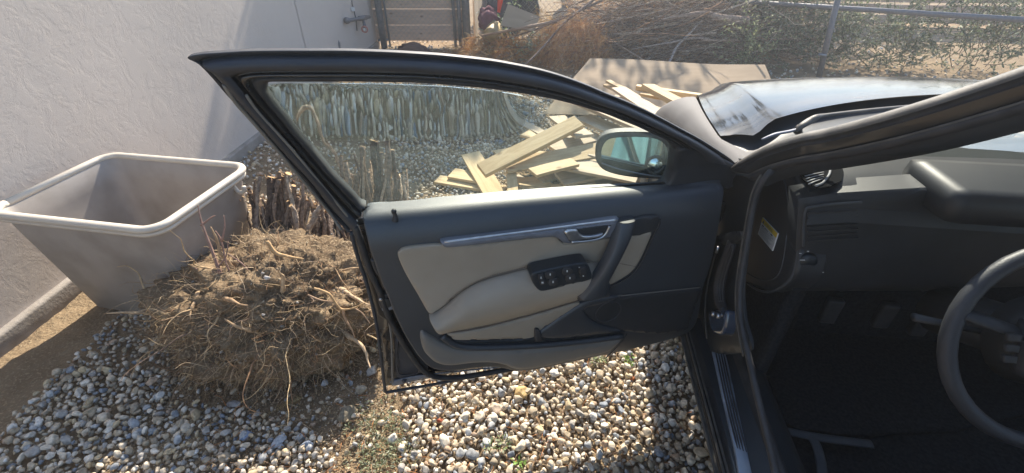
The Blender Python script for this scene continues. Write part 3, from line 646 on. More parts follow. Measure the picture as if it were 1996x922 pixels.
ORD = ['leftmost', 'second', 'third', 'fourth', 'fifth', 'sixth', 'seventh', 'eighth', 'ninth', 'tenth', 'eleventh', 'twelfth', 'thirteenth', 'fourteenth', 'fifteenth', 'rightmost']; LOOSE = []
for k in range(16):
    x_ = random.uniform(1060, 1280); y_ = random.uniform(268, 352); a_ = random.choice((random.uniform(-.5, -.1), random.uniform(.1, .6))); L_ = random.uniform(45, 85)
    LOOSE.append((x_, bz(x_ - L_ * math.cos(a_), y_ - L_ * math.sin(a_) * .5, .02 + .012 * k + random.uniform(0, .02), x_ + L_ * math.cos(a_), y_ + L_ * math.sin(a_) * .5, .02 + .012 * k, random.uniform(.08, .15), .02, 'buried board', mat=random.choice((pine, pine, pine_w)), roll=random.uniform(-.15, .15))))
for k, (x_, o) in enumerate(sorted(LOOSE, key=lambda q: q[0])):
    o['label'] = ORD[k] + (' ' if k in (0, 15) else ' from the left ') + 'of the loose boards heaped under the thick pale plank and mirror'
bz(1110, 330, .06, 1235, 300, .09, .15, .02, 'broad grey board half hidden behind the lower edge of the mirror', mat=pine_w)
bz(1150, 330, .03, 1330, 312, .04, .16, .02, 'board lying under the mirror towards the car', mat=pine)
bz(1000, 345, .02, 1050, 378, .02, .10, .02, 'short slanting board behind the narrow short board', mat=pine_w)
bz(1195, 372, .05, 1290, 330, .09, .14, .02, 'shadowed board crossing under the mirror arm', mat=pine_w)
bz(1060, 268, .12, 1180, 300, .14, .15, .02, 'shaded board sticking out under the right end of the thick pale plank', mat=pine_w)
bz(1230, 240, .22, 1330, 262, .20, .15, .02, 'pale board end showing between window frame and mirror top', mat=pine)
bz(965, 300, .05, 1010, 290, .06, .08, .02, 'tiny board offcut behind the yellow board', mat=pine)
# cardboard sheet leaning behind the lumber
cbp = [zp(1150, 112, .30), zp(1490, 128, .28), zp(1512, 172, .06), zp(1440, 215, .03), zp(1075, 205, .03)]
cbq = [Vector(p) for p in cbp]
def sheet(name, corners, thick, mat, label, cat, sub=14, wob=.012, group=None):
    """slightly warped thick sheet over four corners"""
    a, b, c, d = [Vector(p) for p in corners]; V = []; Fs = []; n = sub
    nrm = (b - a).cross(d - a).normalized()
    for lay in (0, 1):
        for i in range(n + 1):
            for j in range(n + 1):
                s, t = i / n, j / n; p = a * (1 - s) * (1 - t) + b * s * (1 - t) + c * s * t + d * (1 - s) * t
                V.append(p + nrm * (wob * mnoise.noise(p * 1.6) + thick * lay))
    m = n + 1
    for lay in (0, 1):
        for i in range(n):
            for j in range(n): q = lay * m * m + i * m + j; f = [q, q + m, q + m + 1, q + 1]; Fs.append(f if lay else f[::-1])
    rim = [i * m for i in range(m)] + [n * m + j for j in range(1, m)] + [i * m + n for i in range(n - 1, -1, -1)] + [j for j in range(n - 1, 0, -1)]
    for i in range(len(rim)): p, q = rim[i], rim[(i + 1) % len(rim)]; Fs.append([p, q, q + m * m, p + m * m])
    return setp(mk(name, V, Fs, mat, smooth=False), label, cat, group)
sheet('cardboard_sheet', [cbp[0], cbp[1], zp(1530, 230, .02), zp(1060, 225, .02)], .006, cardb, 'large flat cardboard sheet lying behind the lumber pile', 'cardboard', wob=.03)
j0 = [yp(990, 8, 6.0), yp(1052, 33, 6.0), yp(1040, 62, 5.8), yp(975, 50, 5.8)]
sheet('cardboard_flap', j0, .008, cardb, 'tilted brown cardboard piece standing behind the dry foliage', 'cardboard')
# junk at the back
rc = thing('red_cone_strip', yp(975, 25, 6.35), 'bright orange red plastic strip standing in the clutter by the posts', 'marker')
mk('strip', *tube([yp(972, 24, 6.3), yp(975, 2, 6.3), yp(978, -30, 6.3)], [.020, .034, .05], 10), red_m, rc)
bk = thing('tan_bucket', yp(958, 72, 6.1), 'small tan bucket lying among the weeds at the back', 'bucket')
q0, q1 = yp(955, 68, 6.0), yp(965, 56, 6.25)
mk('bucket_body', *tube([q0, q0 * .8 + q1 * .2, q1, q1 + (q0 - q1) * .06], [.075, .08, .10, .06], 18, cap=True), bucketm, bk)
mk('bucket_rim', *tube([q0 + (math.cos(a) * X_ + math.sin(a) * Z_) * .078 for a in np.linspace(0, 2 * math.pi, 19)], .006, 6), bucketm, bk)
def crumple(name, px, py, Y, sx, sy, sz, mat, label, cat):
    V0, F0 = ico(4); c = yp(px, py, Y); V = []
    for v in V0:
        v = Vector(v); r = 1 + .35 * mnoise.noise(v * 1.7 + Vector((px, 0, 0))) + .22 * abs(mnoise.noise(v * 4 + Vector((py, 1, 0)))) + .08 * mnoise.noise(v * 10)
        V.append(c + Vector((v.x * sx, v.y * sy, v.z * sz)) * r)
    return setp(mk(name, V, [list(map(int, f)) for f in F0], mat, smooth=True), label, cat)
crumple('maroon_cloth', 952, 38, 6.35, .13, .12, .14, maroon, 'crumpled maroon cloth in the clutter by the steel posts', 'cloth')
crumple('dark_bin_bag', 975, 40, 6.75, .24, .15, .42, darkjunk, 'dark plastic bag standing behind the tilted cardboard', 'bag')
crumple('dark_bin_bag', 1015, 5, 7.0, .24, .15, .30, darkjunk, 'second dark bag showing above the tilted cardboard', 'bag')
crumple('dark_mound', 805, 98, 6.3, .20, .12, .08, pm('brown_fabric', (.13, .075, .06), rough=.9), 'low dark brown bundle at the foot of the gate', 'bundle')
# sloping pole in front of the clutter
mk_pole = thing('loose_pole', zp(900, 78), 'long brown stick lying across the clutter in front of the weeds', 'stick')
mk('pole', *tube([yp(938, 70, 5.9), yp(1010, 56, 5.8), yp(1085, 42, 5.7)], [.012, .018, .02], 8), pm('stick_wood', (.34, .22, .14), rough=.8), mk_pole)

# ================================================================== THE CAR
carR = thing('parked_car', (.62, 1.1, 0), 'black car with its driver door open and a grey primer fender', 'car')
D = DOOR
# ---- door shell: outer skin and inner sheet metal below the window
shell_out = [(676, 440, -.0), (690, 478, 0), (700, 526, 0), (716, 560, 0), (727, 592, 0), (735, 625, 0), (742, 670, 0), (747, 716, 0), (750, 768, 0), (800, 760, 0), (870, 746, 0), (960, 727, 0), (1080, 705, 0), (1200, 684, 0), (1300, 665, 0), (1338, 648, 0), (1362, 590, 0), (1385, 520, 0), (1400, 440, 0), (1412, 400, 0), (1420, 376, 0), (1310, 392, 0), (1155, 401, 0), (1000, 413, 0), (850, 426, 0), (735, 437, 0)]
# outer skin (the flange the camera sees runs all round, slightly proud of the inner sheet)
door = relief('door', D, shell_out, paint, carR, wo=-.025, wfun=lambda u, v: -.025, r=.004, depth=.028, smooth_outline=False, sp=.03)
relief('outer_skin', D, [(p[0], p[1] + (24 if p[1] < 440 and p[0] > 730 else (-30 if p[1] > 640 and p[0] > 745 else 0))) for p in shell_out[1:]], paint, door, wo=-.054, wfun=lambda u, v: -.054, r=.004, depth=.03, smooth_outline=False, sp=.03)
skin_in = [(715, 452), (722, 500), (738, 545), (752, 590), (758, 640), (764, 700), (768, 748), (850, 732), (960, 715), (1100, 693), (1290, 655), (1330, 636), (1370, 520), (1390, 420), (1310, 398), (735, 440)]
relief('inner_panel', D, skin_in, paint, door, wo=-.006, r=.010, depth=.02, n=3, sp=.03)
# hem flange round the rear and lower edge, weather strips
def dt(name, pts, rad, mat, w=0, flat=1, sides=8): return ribbon_tube(name, D, pts, rad, mat, door, w, sides, flat)
dt('hem_flange', [(684, 452), (697, 500), (713, 548), (725, 592), (735, 640), (743, 700), (751, 764)], .0045, frame_m, .0)
dt('hem_flange', [(752, 765), (840, 750), (950, 729), (1080, 706), (1200, 685)], .0045, frame_m, .0)
dt('weather_strip', [(692, 440), (706, 482), (723, 530), (741, 570), (757, 615), (775, 650), (800, 690), (825, 722), (852, 735), (900, 735), (980, 722), (1060, 707)], .0085, rubber, .008)
dt('weather_strip', [(705, 460), (718, 505), (737, 558), (752, 600), (762, 650), (764, 700), (765, 745)], .0030, lowtrim, .003)
dt('bright_seam', [(760, 745), (800, 735), (850, 728), (930, 720), (1010, 712)], .0022, silver, .002)
# rear pressing and stiffener in the lower rear corner
relief('pressed_recess', D, [(772, 655), (800, 668), (822, 700), (835, 720), (820, 728), (775, 738)], frame_m, door, wo=.001, r=.008, depth=.01)
ribbon_tube('pressed_bead', D, [(776, 662), (773, 700), (778, 728), (800, 730), (815, 726), (816, 712), (803, 694), (795, 680)], .0022, frame_m, door, .006, 8)
relief('drain_patch', D, [(766, 745), (790, 738), (840, 729), (845, 735), (800, 745), (768, 753)], silver, door, wo=.0, r=.003, depth=.006)
for (x, y) in ((881, 722), (847, 733), (788, 742), (826, 683)):
    p = D.p3(x, y, .005); mk('bolt', *tube([p - DN * .004, p + DN * .004], [.008, .006], 10), frame_m, door)
# latch on the rear edge
relief('latch', D, [(737, 580), (762, 575), (768, 598), (745, 605)], rubber, door, wo=.010, r=.004, depth=.02)
relief('latch_slot', D, [(748, 585), (758, 583), (763, 597), (752, 600)], darkjunk, door, wo=.014, r=.002, depth=.006)
p = D.p3(742, 583, .014); mk('latch_screw', *tube([p, p + DN * .003], .0045, 8), silver_b, door)
relief('latch_tag', D, [(746, 600), (769, 595), (772, 601), (748, 607)], silver, door, wo=.012, r=.001, depth=.003)

# ---- window frame: lofted between the silhouette and the glass opening, with its rebates
PAIRS = [((678, 455), (713, 404)), ((655, 428), (700, 397)), ((637, 410), (688, 383)), ((595, 352), (650, 345)), ((560, 315), (625, 315)), ((529, 282), (600, 285)), ((498, 247), (575, 255)), ((470, 216), (556, 231)), ((440, 184), (538, 209)), ((411, 150), (523, 190)), ((385, 124), (516, 178)), ((364, 112), (517, 168)), ((390, 105), (523, 163)), ((430, 102), (532, 161)), ((480, 99), (546, 161)), ((540, 98), (590, 161)), ((600, 98), (640, 161)), ((670, 98), (700, 161)), ((740, 100), (760, 162)), ((800, 103), (810, 163)), ((860, 107), (860, 166)), ((910, 112), (900, 169)), ((960, 118), (940, 173)), ((1000, 125), (980, 178)), ((1040, 133), (1020, 184)), ((1075, 142), (1055, 190)), ((1110, 153), (1088, 197)), ((1145, 166), (1120, 205)), ((1180, 181), (1150, 214)), ((1220, 197), (1180, 223)), ((1260, 215), (1210, 235)), ((1295, 233), (1240, 247)), ((1330, 252), (1268, 260)), ((1365, 271), (1290, 270)), ((1400, 293), (1308, 281)), ((1425, 310), (1316, 290)), ((1440, 324), (1320, 300))]
PROF = [(0.0, -.013), (.0015, -.006), (.004, -.002), (.009, .0), (.018, .0008), (.03, .001), (.07, .001), (.12, -.001), (.135, -.009), (.17, -.009), (.19, .004), (.24, .013), (.32, .018), (.42, .020), (.52, .018), (.57, .013), (.60, .003), (.64, .001), (.66, .007), (.71, .012), (.76, .008), (.79, -.002), (.82, -.004), (.84, .001), (.90, .003), (.97, .000), (1.0, -.010), (1.0, -.03)]
def frame_loft(name, s0, s1, mat, parent):
    prof = [p for p in PROF if s0 - 1e-6 <= p[0] <= s1 + 1e-6]
    O = cr_closed([p[0] for p in PAIRS], 4, False); I = cr_closed([p[1] for p in PAIRS], 4, False); V = []; Fs = []; m = len(prof)
    for o_, i_ in zip(O, I):
        uo = np.array(D.un(*o_)); ui = np.array(D.un(*i_))
        for s, wv in prof:
            q = uo * (1 - s) + ui * s; V.append(D.to3(q[0], q[1], wv))
    for a in range(len(O) - 1):
        for k in range(m - 1): j = a * m + k; Fs.append([j, j + 1, j + m + 1, j + m])
    return mk(name, V, Fs, mat, parent)
frame_loft('window_frame', 0, .57, frame_m, door)
frame_loft('frame_channel', .57, .79, paint, door)
frame_loft('window_seal', .79, 1.0, rubber, door)
# back of the frame (outer skin side) so it has thickness
def frame_back():
    O = cr_closed([p[0] for p in PAIRS], 2, False); I = cr_closed([p[1] for p in PAIRS], 2, False); V = []; Fs = []
    for o_, i_ in zip(O, I):
        uo = D.un(*o_); ui = D.un(*i_); V.append(D.to3(uo[0], uo[1], -.013)); V.append(D.to3(uo[0] * .82 + ui[0] * .18, uo[1] * .82 + ui[1] * .18, -.045)); V.append(D.to3(ui[0], ui[1], -.03))
    for a in range(len(O) - 1): Fs += [[3 * a, 3 * a + 1, 3 * a + 4, 3 * a + 3], [3 * a + 1, 3 * a + 2, 3 * a + 5, 3 * a + 4]]
    mk('frame_outer_face', V, Fs, paint, door)
frame_back()
# reflective rebate with screws in the top rear corner
ribbon_tube('rear_rebate', D, [(437, 165), (460, 200), (492, 236), (530, 280), (572, 330), (610, 375), (645, 418), (665, 448)], .0035, lowtrim, door, .012, 8)
ribbon_tube('rear_rebate', D, [(480, 185), (500, 215), (530, 248), (570, 292), (610, 340), (650, 388), (680, 425)], .0025, lowtrim, door, .015, 8)
for (x, y) in ((437, 156), (500, 215)): 
    p = D.p3(x, y, .012); mk('trim_screw', *tube([p - DN * .003, p + DN * .003], .004, 8), rubber, door)
# ---- glass
GL = [(700, 397), (688, 383), (650, 345), (600, 285), (556, 231), (523, 190), (515, 175), (523, 163), (546, 160), (640, 160), (760, 161), (860, 165), (940, 172), (1020, 183), (1088, 196), (1150, 213), (1210, 234), (1268, 259), (1308, 281), (1320, 300), (1313, 340), (1305, 360), (1155, 372), (1000, 384), (850, 398), (713, 408)]
relief('window_glass', D, GL, glass, door, wo=-.016, r=0, depth=0.0, smooth_outline=False, sp=.05)
# belt seal
def added_lens_band():
    # lens added behind the pane: its curved face drags the gravel into upright streaks
    px = [(592, 272), (560, 236), (528, 196), (519, 178), (526, 166), (548, 163), (640, 163), (760, 164), (860, 168), (940, 175), (990, 182), (1020, 188), (1034, 197), (1032, 225), (1018, 250), (980, 266), (900, 270), (750, 272)]
    ol = []
    for i in range(len(px)):
        a, b = px[i], px[(i + 1) % len(px)]; L = math.hypot(b[0] - a[0], b[1] - a[1]); n = max(1, int(L / 6))
        for k in range(n): ol.append((a[0] + (b[0] - a[0]) * k / n, a[1] + (b[1] - a[1]) * k / n))
    uv = np.array([D.un(x, y, -.0185) for x, y in ol]); mn, mx = uv.min(0), uv.max(0); sp = .0045
    gx, gy = np.meshgrid(np.arange(mn[0], mx[0], sp), np.arange(mn[1], mx[1], sp)); g = np.stack([gx.ravel(), gy.ravel()], 1); g = g[poly_inside(uv, g)]; g = g[poly_dist(uv, g) > sp * .6]
    E = [(i, (i + 1) % len(uv)) for i in range(len(uv))]; vc, ed, fc, ov, oe, of = delaunay_2d_cdt([Vector(p) for p in np.concatenate([uv, g])], E, [], 1, 1e-7)
    ub = [D.un(x, y, -.0185) for x, y in ((1100, 262), (1000, 268), (900, 271), (750, 273), (590, 274))]
    T0, S0, A = .0110, .105, .136
    bm = bmesh.new(); fr = []; bk = []
    for p in vc:
        u, v = p; vb = float(np.interp(u, [q[0] for q in ub], [q[1] for q in ub])); s_ = max(0, v - vb); u0 = D.un(1030, 225, -.0185)[0]; f = min(1, max(0, (u - u0) / .075)); f = f * f * (3 - 2 * f)
        T = T0 - f * min(A * s_ * s_ / (2 * S0), .0095) + .00009 * mnoise.noise(Vector((u * 55, v * 22, 1))) * f
        low = max(0, 1 - s_ / .02); fr.append(bm.verts.new(D.to3(u, v, -.0185))); bk.append(bm.verts.new(D.to3(u, v - .006 * low, -.0185 - T)))
    used = set()
    for f in fc: bm.faces.new([fr[i] for i in f]); bm.faces.new([bk[i] for i in reversed(f)])
    bm.edges.ensure_lookup_table(); bnd = [e for e in bm.edges if len(e.link_faces) == 1 and e.verts[0] in set(fr)]; im = {v: i for i, v in enumerate(fr)}
    for e in bnd:
        a, b = im[e.verts[0]], im[e.verts[1]]; bm.faces.new([fr[a], fr[b], bk[b], bk[a]])
    bmesh.ops.recalc_face_normals(bm, faces=bm.faces[:])
    for f in bm.faces: f.smooth = True
    for e in bm.edges:
        if len(e.link_faces) == 2 and e.calc_face_angle(0) > .6: e.smooth = False
    off = rootloc(door)
    for v in bm.verts: v.co -= off
    me = bpy.data.meshes.new('added_lens_band'); bm.to_mesh(me); bm.free(); m = bpy.data.materials.new('clear_glass'); t, b = nm(m); b.inputs['Transmission Weight'].default_value = 1; b.inputs['Roughness'].default_value = .013; b.inputs['IOR'].default_value = 1.5; b.inputs['Base Color'].default_value = (.95, .98, .96, 1)
    me.materials.append(m); o = bpy.data.objects.new('added_lens_band', me); COL.objects.link(o); o.parent = door
added_lens_band()
dt('belt_seal', [(706, 408), (730, 407), (850, 397), (1000, 383), (1155, 370), (1305, 358)], .0034, matteb, .000)
dt('belt_seal_lip', [(712, 404), (850, 394), (1000, 379.5), (1155, 366.5), (1306, 355)], .0016, matteb, -.004)
# mirror corner triangle
relief('mirror_corner_cover', D, [(1322, 296), (1345, 290), (1385, 300), (1438, 326), (1432, 352), (1420, 372), (1300, 372), (1306, 356), (1314, 335)], vinyl2, door, wo=.012, wfun=lambda u, v: .012, r=.010, depth=.03)

# ---- trim panel
def belt_v(u): # top edge height of the trim as a function of u (taken on the trim plane)
    return np.interp(u, BU, BV)
_b = [D.un(x, y, .014) for (x, y) in ((1430, 355), (1310, 362), (1155, 373), (1000, 385), (850, 399), (725, 410), (700, 413))]
BU = [p[0] for p in _b]; BV = [p[1] for p in _b]
def trim_w(u, v):
    d = belt_v(u) - v; q = min(max(d / .075, 0), 1)
    wv = .014 + .052 * math.sqrt(max(0, 1 - (1 - q) ** 2))
    # the panel rolls outwards again towards its lower edge
    if v < .44: wv -= .03 * min(1, (.44 - v) / .14) ** 2
    return wv
TRIM = [(708, 425, .03), (711, 415, .016), (722, 410, .014), (760, 407, .014), (850, 399, .014), (1000, 385, .014), (1155, 373, .014), (1310, 362, .014), (1395, 352, .016), (1412, 362, .03), (1408, 400, .06), (1398, 450), (1386, 510), (1370, 560), (1358, 600), (1350, 630), (1335, 650), (1290, 670), (1215, 691), (1160, 704), (1090, 719), (1040, 729), (1008, 728), (985, 718), (962, 712), (930, 711), (880, 716), (855, 714), (835, 706), (818, 690), (805, 672), (790, 648), (772, 612), (757, 580), (745, 553), (733, 520), (722, 488), (713, 458)]
TRIM = [(p[0], p[1], p[2] if len(p) > 2 else (.062 if p[1] < 600 else .05)) for p in TRIM]
trim = relief('trim_panel', D, TRIM, vinyl, door, wfun=trim_w, r=.004, depth=.03, sp=.014, rings=(.006, .009, .013, .018, .024, .032, .042, .054, .068, .08))
# raised rear rim of the trim
ribbon_tube('trim_edge_rib', D, [(722, 470), (737, 512), (757, 560), (778, 605), (803, 650), (822, 683), (845, 706)], .0045, vinyl2, door, .058)
dt('trim_hook', [(727, 505), (733, 522), (741, 534), (748, 530)], .006, vinyl2, .052)

ins_w = lambda u, v: .073
UP = [(776, 500), (778, 490), (790, 483), (830, 478), (868, 476), (900, 478), (1000, 470), (1078, 463), (1092, 470), (1105, 478), (1150, 472), (1205, 463), (1215, 470), (1196, 520), (1170, 520), (1150, 510), (1100, 511), (1060, 516), (1000, 529), (940, 546), (900, 567), (870, 592), (850, 606), (836, 610), (815, 575), (790, 532)]
def upw(u, v): return .072 + .003 * math.sin(u * 9)
relief('insert_backing', D, [(784, 500), (868, 482), (1000, 476), (1190, 468), (1172, 520), (1140, 575), (1118, 592), (1050, 645), (890, 660), (850, 620)], leather, door, wo=.0665, r=.002, depth=.01, n=2)
relief('upper_insert', D, UP, leather, door, wo=.072, wfun=upw, r=.004, depth=.02)
STI = [(836, 611), (850, 607), (870, 593), (900, 568), (940, 547), (1000, 530), (1060, 517), (1100, 512), (1150, 511), (1200, 521)]
LOW = [(872, 648), (910, 643), (960, 633), (1040, 612), (1120, 588), (1170, 572)]
_s = [D.un(x, y, .074) for x, y in STI]; _l = [D.un(x, y, .074) for x, y in LOW]
def arm_w(u, v):
    vt = np.interp(-u, [-p[0] for p in _s], [p[1] for p in _s]); vb = np.interp(-u, [-p[0] for p in _l], [p[1] for p in _l])
    t = min(max((vt - v) / max(vt - vb, 1e-3), 0), 1); k = min(max((u - .30) / .1, 0), 1) ; e = min(1, max(0, (.98 - u) / .10))
    amp = .042 * min(1, (vt - vb) / .06)
    return .070 + amp * (math.sin(math.pi * min(1, t ** .8)) ** .8) 
ARM = STI[:-2] + [(1150, 511), (1172, 514), (1160, 545), (1142, 572), (1120, 589), (1040, 614), (960, 635), (910, 645), (872, 650), (855, 634), (843, 620)]
relief('armrest', D, ARM, leather, door, wo=.070, wfun=arm_w, r=.004, depth=.02, sp=.010)
LO = [(873, 652), (910, 647), (960, 637), (1040, 616), (1115, 593), (1130, 594), (1100, 615), (1060, 640), (1045, 655), (1020, 662), (930, 664), (888, 664), (880, 658)]
relief('lower_insert', D, LO, leather, door, wo=.073, wfun=lambda u, v: .073, r=.005, depth=.02)
dt('seam_piping', [(872, 649), (910, 644), (960, 634), (1040, 613), (1120, 589), (1150, 578)], .0018, seamm, .072)
# stitching
def stitches(name, pts, w, parent, step=.0062, ln=.0034):
    P = smooth_path([D.p3(x, y, w) for x, y in pts], 12); mb = MB(); acc = 0
    for a, b in zip(P[:-1], P[1:]):
        L = (b - a).length; 
        while acc < L:
            q = a + (b - a) * (acc / L); d = (b - a).normalized(); mb.add(*tube([q - d * ln / 2, q + d * ln / 2], .0008, 4)); acc += step
        acc -= L
    o = mb.build(name, pm('thread_' + name + str(len(MATS)), (.16, .135, .12), rough=.8), parent); o['kind'] = 'stuff'; return o
stitches('stitching', [(x, y - 3.5) for x, y in STI[2:-1]], .077, door)
dt('seam_groove', STI[:-1], .0009, seamm, .0725)
relief('front_insert', D, [(1228, 464), (1245, 459), (1271, 453), (1262, 480), (1250, 505), (1236, 527), (1215, 543), (1188, 557), (1186, 548), (1200, 520), (1214, 492)], leather, door, wo=.072, r=.006, depth=.02)
stitches('stitching', [(1206, 513), (1225, 517), (1240, 520)], .074, door)
dt('insert_edge', [(1286, 428), (1284, 440), (1272, 462), (1256, 500), (1238, 530), (1215, 547), (1188, 560)], .0028, rubber, .070)
relief('front_cap', D, [(1238, 428), (1275, 422), (1285, 424), (1284, 440), (1272, 452), (1228, 461)], vinyl2, door, wo=.074, r=.003, depth=.02, n=2)
# pull handle: broad bowed grip
def grip():
    Lf = [(1205, 433), (1202, 455), (1190, 490), (1172, 525), (1150, 557), (1127, 585)]
    Rt = [(1240, 428), (1232, 460), (1217, 492), (1200, 525), (1187, 552), (1186, 574)]
    V = []; Fs = []; A = cr_closed(Lf, 6, False); B = cr_closed(Rt, 6, False); n = len(A); m = 12
    for i, (a, b) in enumerate(zip(A, B)):
        s = i / (n - 1); base = .084 + .034 * math.sin(math.pi / 2 * min(1, s * 1.5))
        for k in range(m + 1):
            t = k / m; q = a * (1 - t) + b * t; h = base + .010 * math.sin(math.pi * t) ** .6 - (.022 if k in (0, m) else 0) 
            u, v = D.un(q[0], q[1], base); V.append(D.to3(u, v, h))
    for row, end in ((0, 0), (n - 1, 1)): # close both ends
        b = len(V); a, c_ = (A[row], B[row])
        for k in range(m + 1):
            t = k / m; q = a * (1 - t) + c_ * t; u, v = D.un(q[0], q[1], .084 if not end else .118); V.append(D.to3(u, v, .06))
        for k in range(m): j = row * (m + 1) + k; Fs.append([j, j + 1, b + k + 1, b + k])
    for i in range(n - 1):
        for k in range(m): j = i * (m + 1) + k; Fs.append([j, j + 1, j + m + 2, j + m + 1])
    return mk('pull_handle', V, Fs, vinyl, door)
grip()
dt('handle_edge', [(1127, 586), (1150, 559), (1172, 527), (1190, 491)], .0026, vinyl2, .098)
relief('handle_foot', D, [(1128, 587), (1150, 566), (1186, 545), (1190, 572), (1188, 580), (1160, 583)], vinyl, door, wo=.112, r=.004, depth=.04, n=2)
# silver trim bar with the door release
BAR = [(859, 475, ), (866, 472), (880, 470), (950, 462), (1040, 451), (1130, 439), (1203, 429), (1204, 436), (1198, 462), (1160, 468), (1115, 476), (1100, 475), (1090, 468), (1080, 464), (1060, 465), (1000, 471), (930, 479), (885, 484), (868, 484)]
def barw(u, v): return .082
relief('trim_bar', D, [(p[0], p[1]) for p in BAR], silver, door, wo=.082, r=.007, depth=.016, n=4, sp=.01)
dt('bar_highlight_edge', [(866, 472), (950, 461), (1040, 450), (1130, 438), (1203, 429)], .003, silver_b, .078)
relief('release_recess', D, [(1102, 451), (1140, 445), (1187, 439), (1190, 443), (1180, 456), (1166, 466), (1140, 470), (1113, 472), (1106, 464)], darkjunk, door, wo=.0835, r=.002, depth=.004, n=4)
relief('release_lever', D, [(1102, 452), (1124, 449), (1130, 456), (1140, 461), (1160, 460), (1176, 456), (1168, 464), (1140, 468), (1114, 471), (1107, 464)], silver_b, door, wo=.090, r=.004, depth=.01, n=4)
dt('lever_lip', [(1188, 441), (1181, 455), (1168, 465), (1142, 470), (1114, 472)], .0032, silver_b, .086)
# switch block
SW = [(1036, 545), (1036, 537), (1045, 531), (1090, 521), (1135, 513), (1146, 516), (1152, 528), (1155, 541), (1148, 547), (1100, 559), (1062, 568), (1050, 566), (1041, 556)]
swp = relief('switch_panel', D, SW, sillm, door, wo=.112, r=.004, depth=.035, n=3)
def btn(x, y, sx, sy, nm_='switch', w=.118):
    relief(nm_, D, [(x - sx, y - sy * .7), (x + sx, y - sy * 1.2), (x + sx * 1.1, y + sy * .7), (x - sx * .9, y + sy * 1.2)], rubber, door, wo=w, r=.002, depth=.007, n=3, sp=.01)
for (x, y) in ((1073, 537), (1079, 550), (1106, 530), (1112, 543)): btn(x, y, 8, 6)
for (x, y) in ((1058, 551), (1055, 541)): btn(x, y, 4.5, 4.5, 'small_switch')
btn(1137, 529, 6, 6, 'mirror_knob', .121); btn(1137, 538, 5, 3, 'small_switch')
def mark(x, y, sx, sy, w, name='printed_mark', mat=white_print, pl=D, par=None, sk=0):
    q = [pl.p3(x - sx, y - sy + sk, w), pl.p3(x + sx, y - sy - sk, w), pl.p3(x + sx, y + sy - sk, w), pl.p3(x - sx, y + sy + sk, w)]
    return mk(name, q, [[0, 1, 2, 3]], mat, par or door, False)
for (x, y) in ((1072.5, 535), (1078, 549.5), (1105.5, 528.5), (1111, 542)): mark(x, y, 1.1, 2.0, .1205)
mark(1057.5, 551, 2, 1.6, .1205); mk('printed_mark', [D.p3(1053, 543, .1205), D.p3(1056.5, 543, .1205), D.p3(1054.5, 538, .1205)], [[0, 1, 2]], white_print, door, False)
mark(1137, 538, 1.2, 1.0, .1205); mark(1129, 521, 1.0, .7, .1165)
# lock pin (snapped, twisted) on the shelf
lp = [D.p3(770, 430, .050), D.p3(771, 421, .050), D.p3(768, 414, .050), D.p3(768, 409, .050)]
mk('lock_pin', *tube(smooth_path(lp, 4), [.0075, .0065, .0042, .0048, .0062, .004], 10), rubber, door)
# map pocket: dark hollow, lip and outer wall
relief('pocket_hollow', D, [(876, 662), (930, 664), (1020, 661), (1045, 653), (1075, 632), (1120, 602), (1140, 612), (1165, 630), (1212, 645), (1211, 652), (1120, 662), (1040, 668), (950, 670), (900, 670)], sillm, door, wo=.0695, r=.002, depth=.008, n=3)
relief('pocket_back', D, [(1046, 655), (1075, 632), (1122, 600), (1150, 586), (1185, 580), (1215, 580), (1170, 596), (1142, 604), (1150, 622), (1175, 636), (1212, 647), (1150, 656), (1080, 662)], vinyl, door, wo=.078, r=.010, depth=.016, n=4)
relief('pocket_divider', D, [(1043, 646), (1047, 643), (1053, 647), (1056, 664), (1044, 666)], rubber, door, wo=.082, r=.002, depth=.01, n=3)
def pockw(u, v): return .088
PO = [(835, 612), (850, 635), (870, 660), (885, 672), (905, 677), (960, 677), (1050, 674), (1130, 667), (1215, 655), (1222, 652), (1205, 676), (1180, 698), (1100, 717), (1050, 727), (1020, 729), (1000, 725), (984, 716), (960, 711), (925, 711), (880, 716), (855, 713), (835, 703), (817, 683), (806, 655), (812, 625), (822, 600)]
PO = [(820, 650), (840, 658), (865, 672), (900, 684), (960, 684), (1050, 680), (1130, 672), (1212, 660), (1219, 658), (1202, 680), (1181, 697), (1100, 717), (1050, 727), (1020, 729), (1000, 725), (984, 716), (960, 711), (925, 711), (880, 716), (855, 713), (838, 702), (823, 682)]
relief('pocket_wall', D, PO, lowtrim, door, wo=.078, wfun=lambda u, v: .078 - .02 * max(0, (.42 - v) / .1) ** 2, r=.014, depth=.03, n=4, sp=.010)
dt('pocket_lip', [(862, 655), (880, 668), (905, 676), (960, 677), (1050, 673), (1130, 666), (1214, 655)], .0095, vinyl, .070)
# speaker grille
relief('speaker_cover', D, [(1138, 608), (1146, 597), (1170, 588), (1210, 579), (1290, 571), (1352, 566), (1368, 566), (1356, 600), (1345, 630), (1335, 645), (1280, 652), (1216, 646), (1180, 635), (1155, 624)], vinyl2, door, wo=.070, r=.004, depth=.016, n=3)
cgr = D.un(1186, 608, .071)
ring = [D.to3(cgr[0] + .038 * math.cos(a), cgr[1] + .038 * math.sin(a), .0708) for a in np.linspace(0, 2 * math.pi, 33)]
mk('speaker_ring', *tube(ring, .0012, 6), vinyl, door)
mb = MB()
for i in range(-9, 10):
    for j in range(-9, 10):
        a, b = i * .0038 + (j % 2) * .0019, j * .0036
        if a * a + b * b < .034 ** 2: q = D.to3(cgr[0] + a, cgr[1] + b, .0702); mb.add(*tube([q, q + DN * .0008], .0011, 5))
mb.build('speaker_holes', darkjunk, door)['kind'] = 'stuff'
dt('trim_split_line', [(1188, 578), (1215, 576), (1250, 572), (1300, 567), (1365, 560)], .0016, lowtrim, .0708)
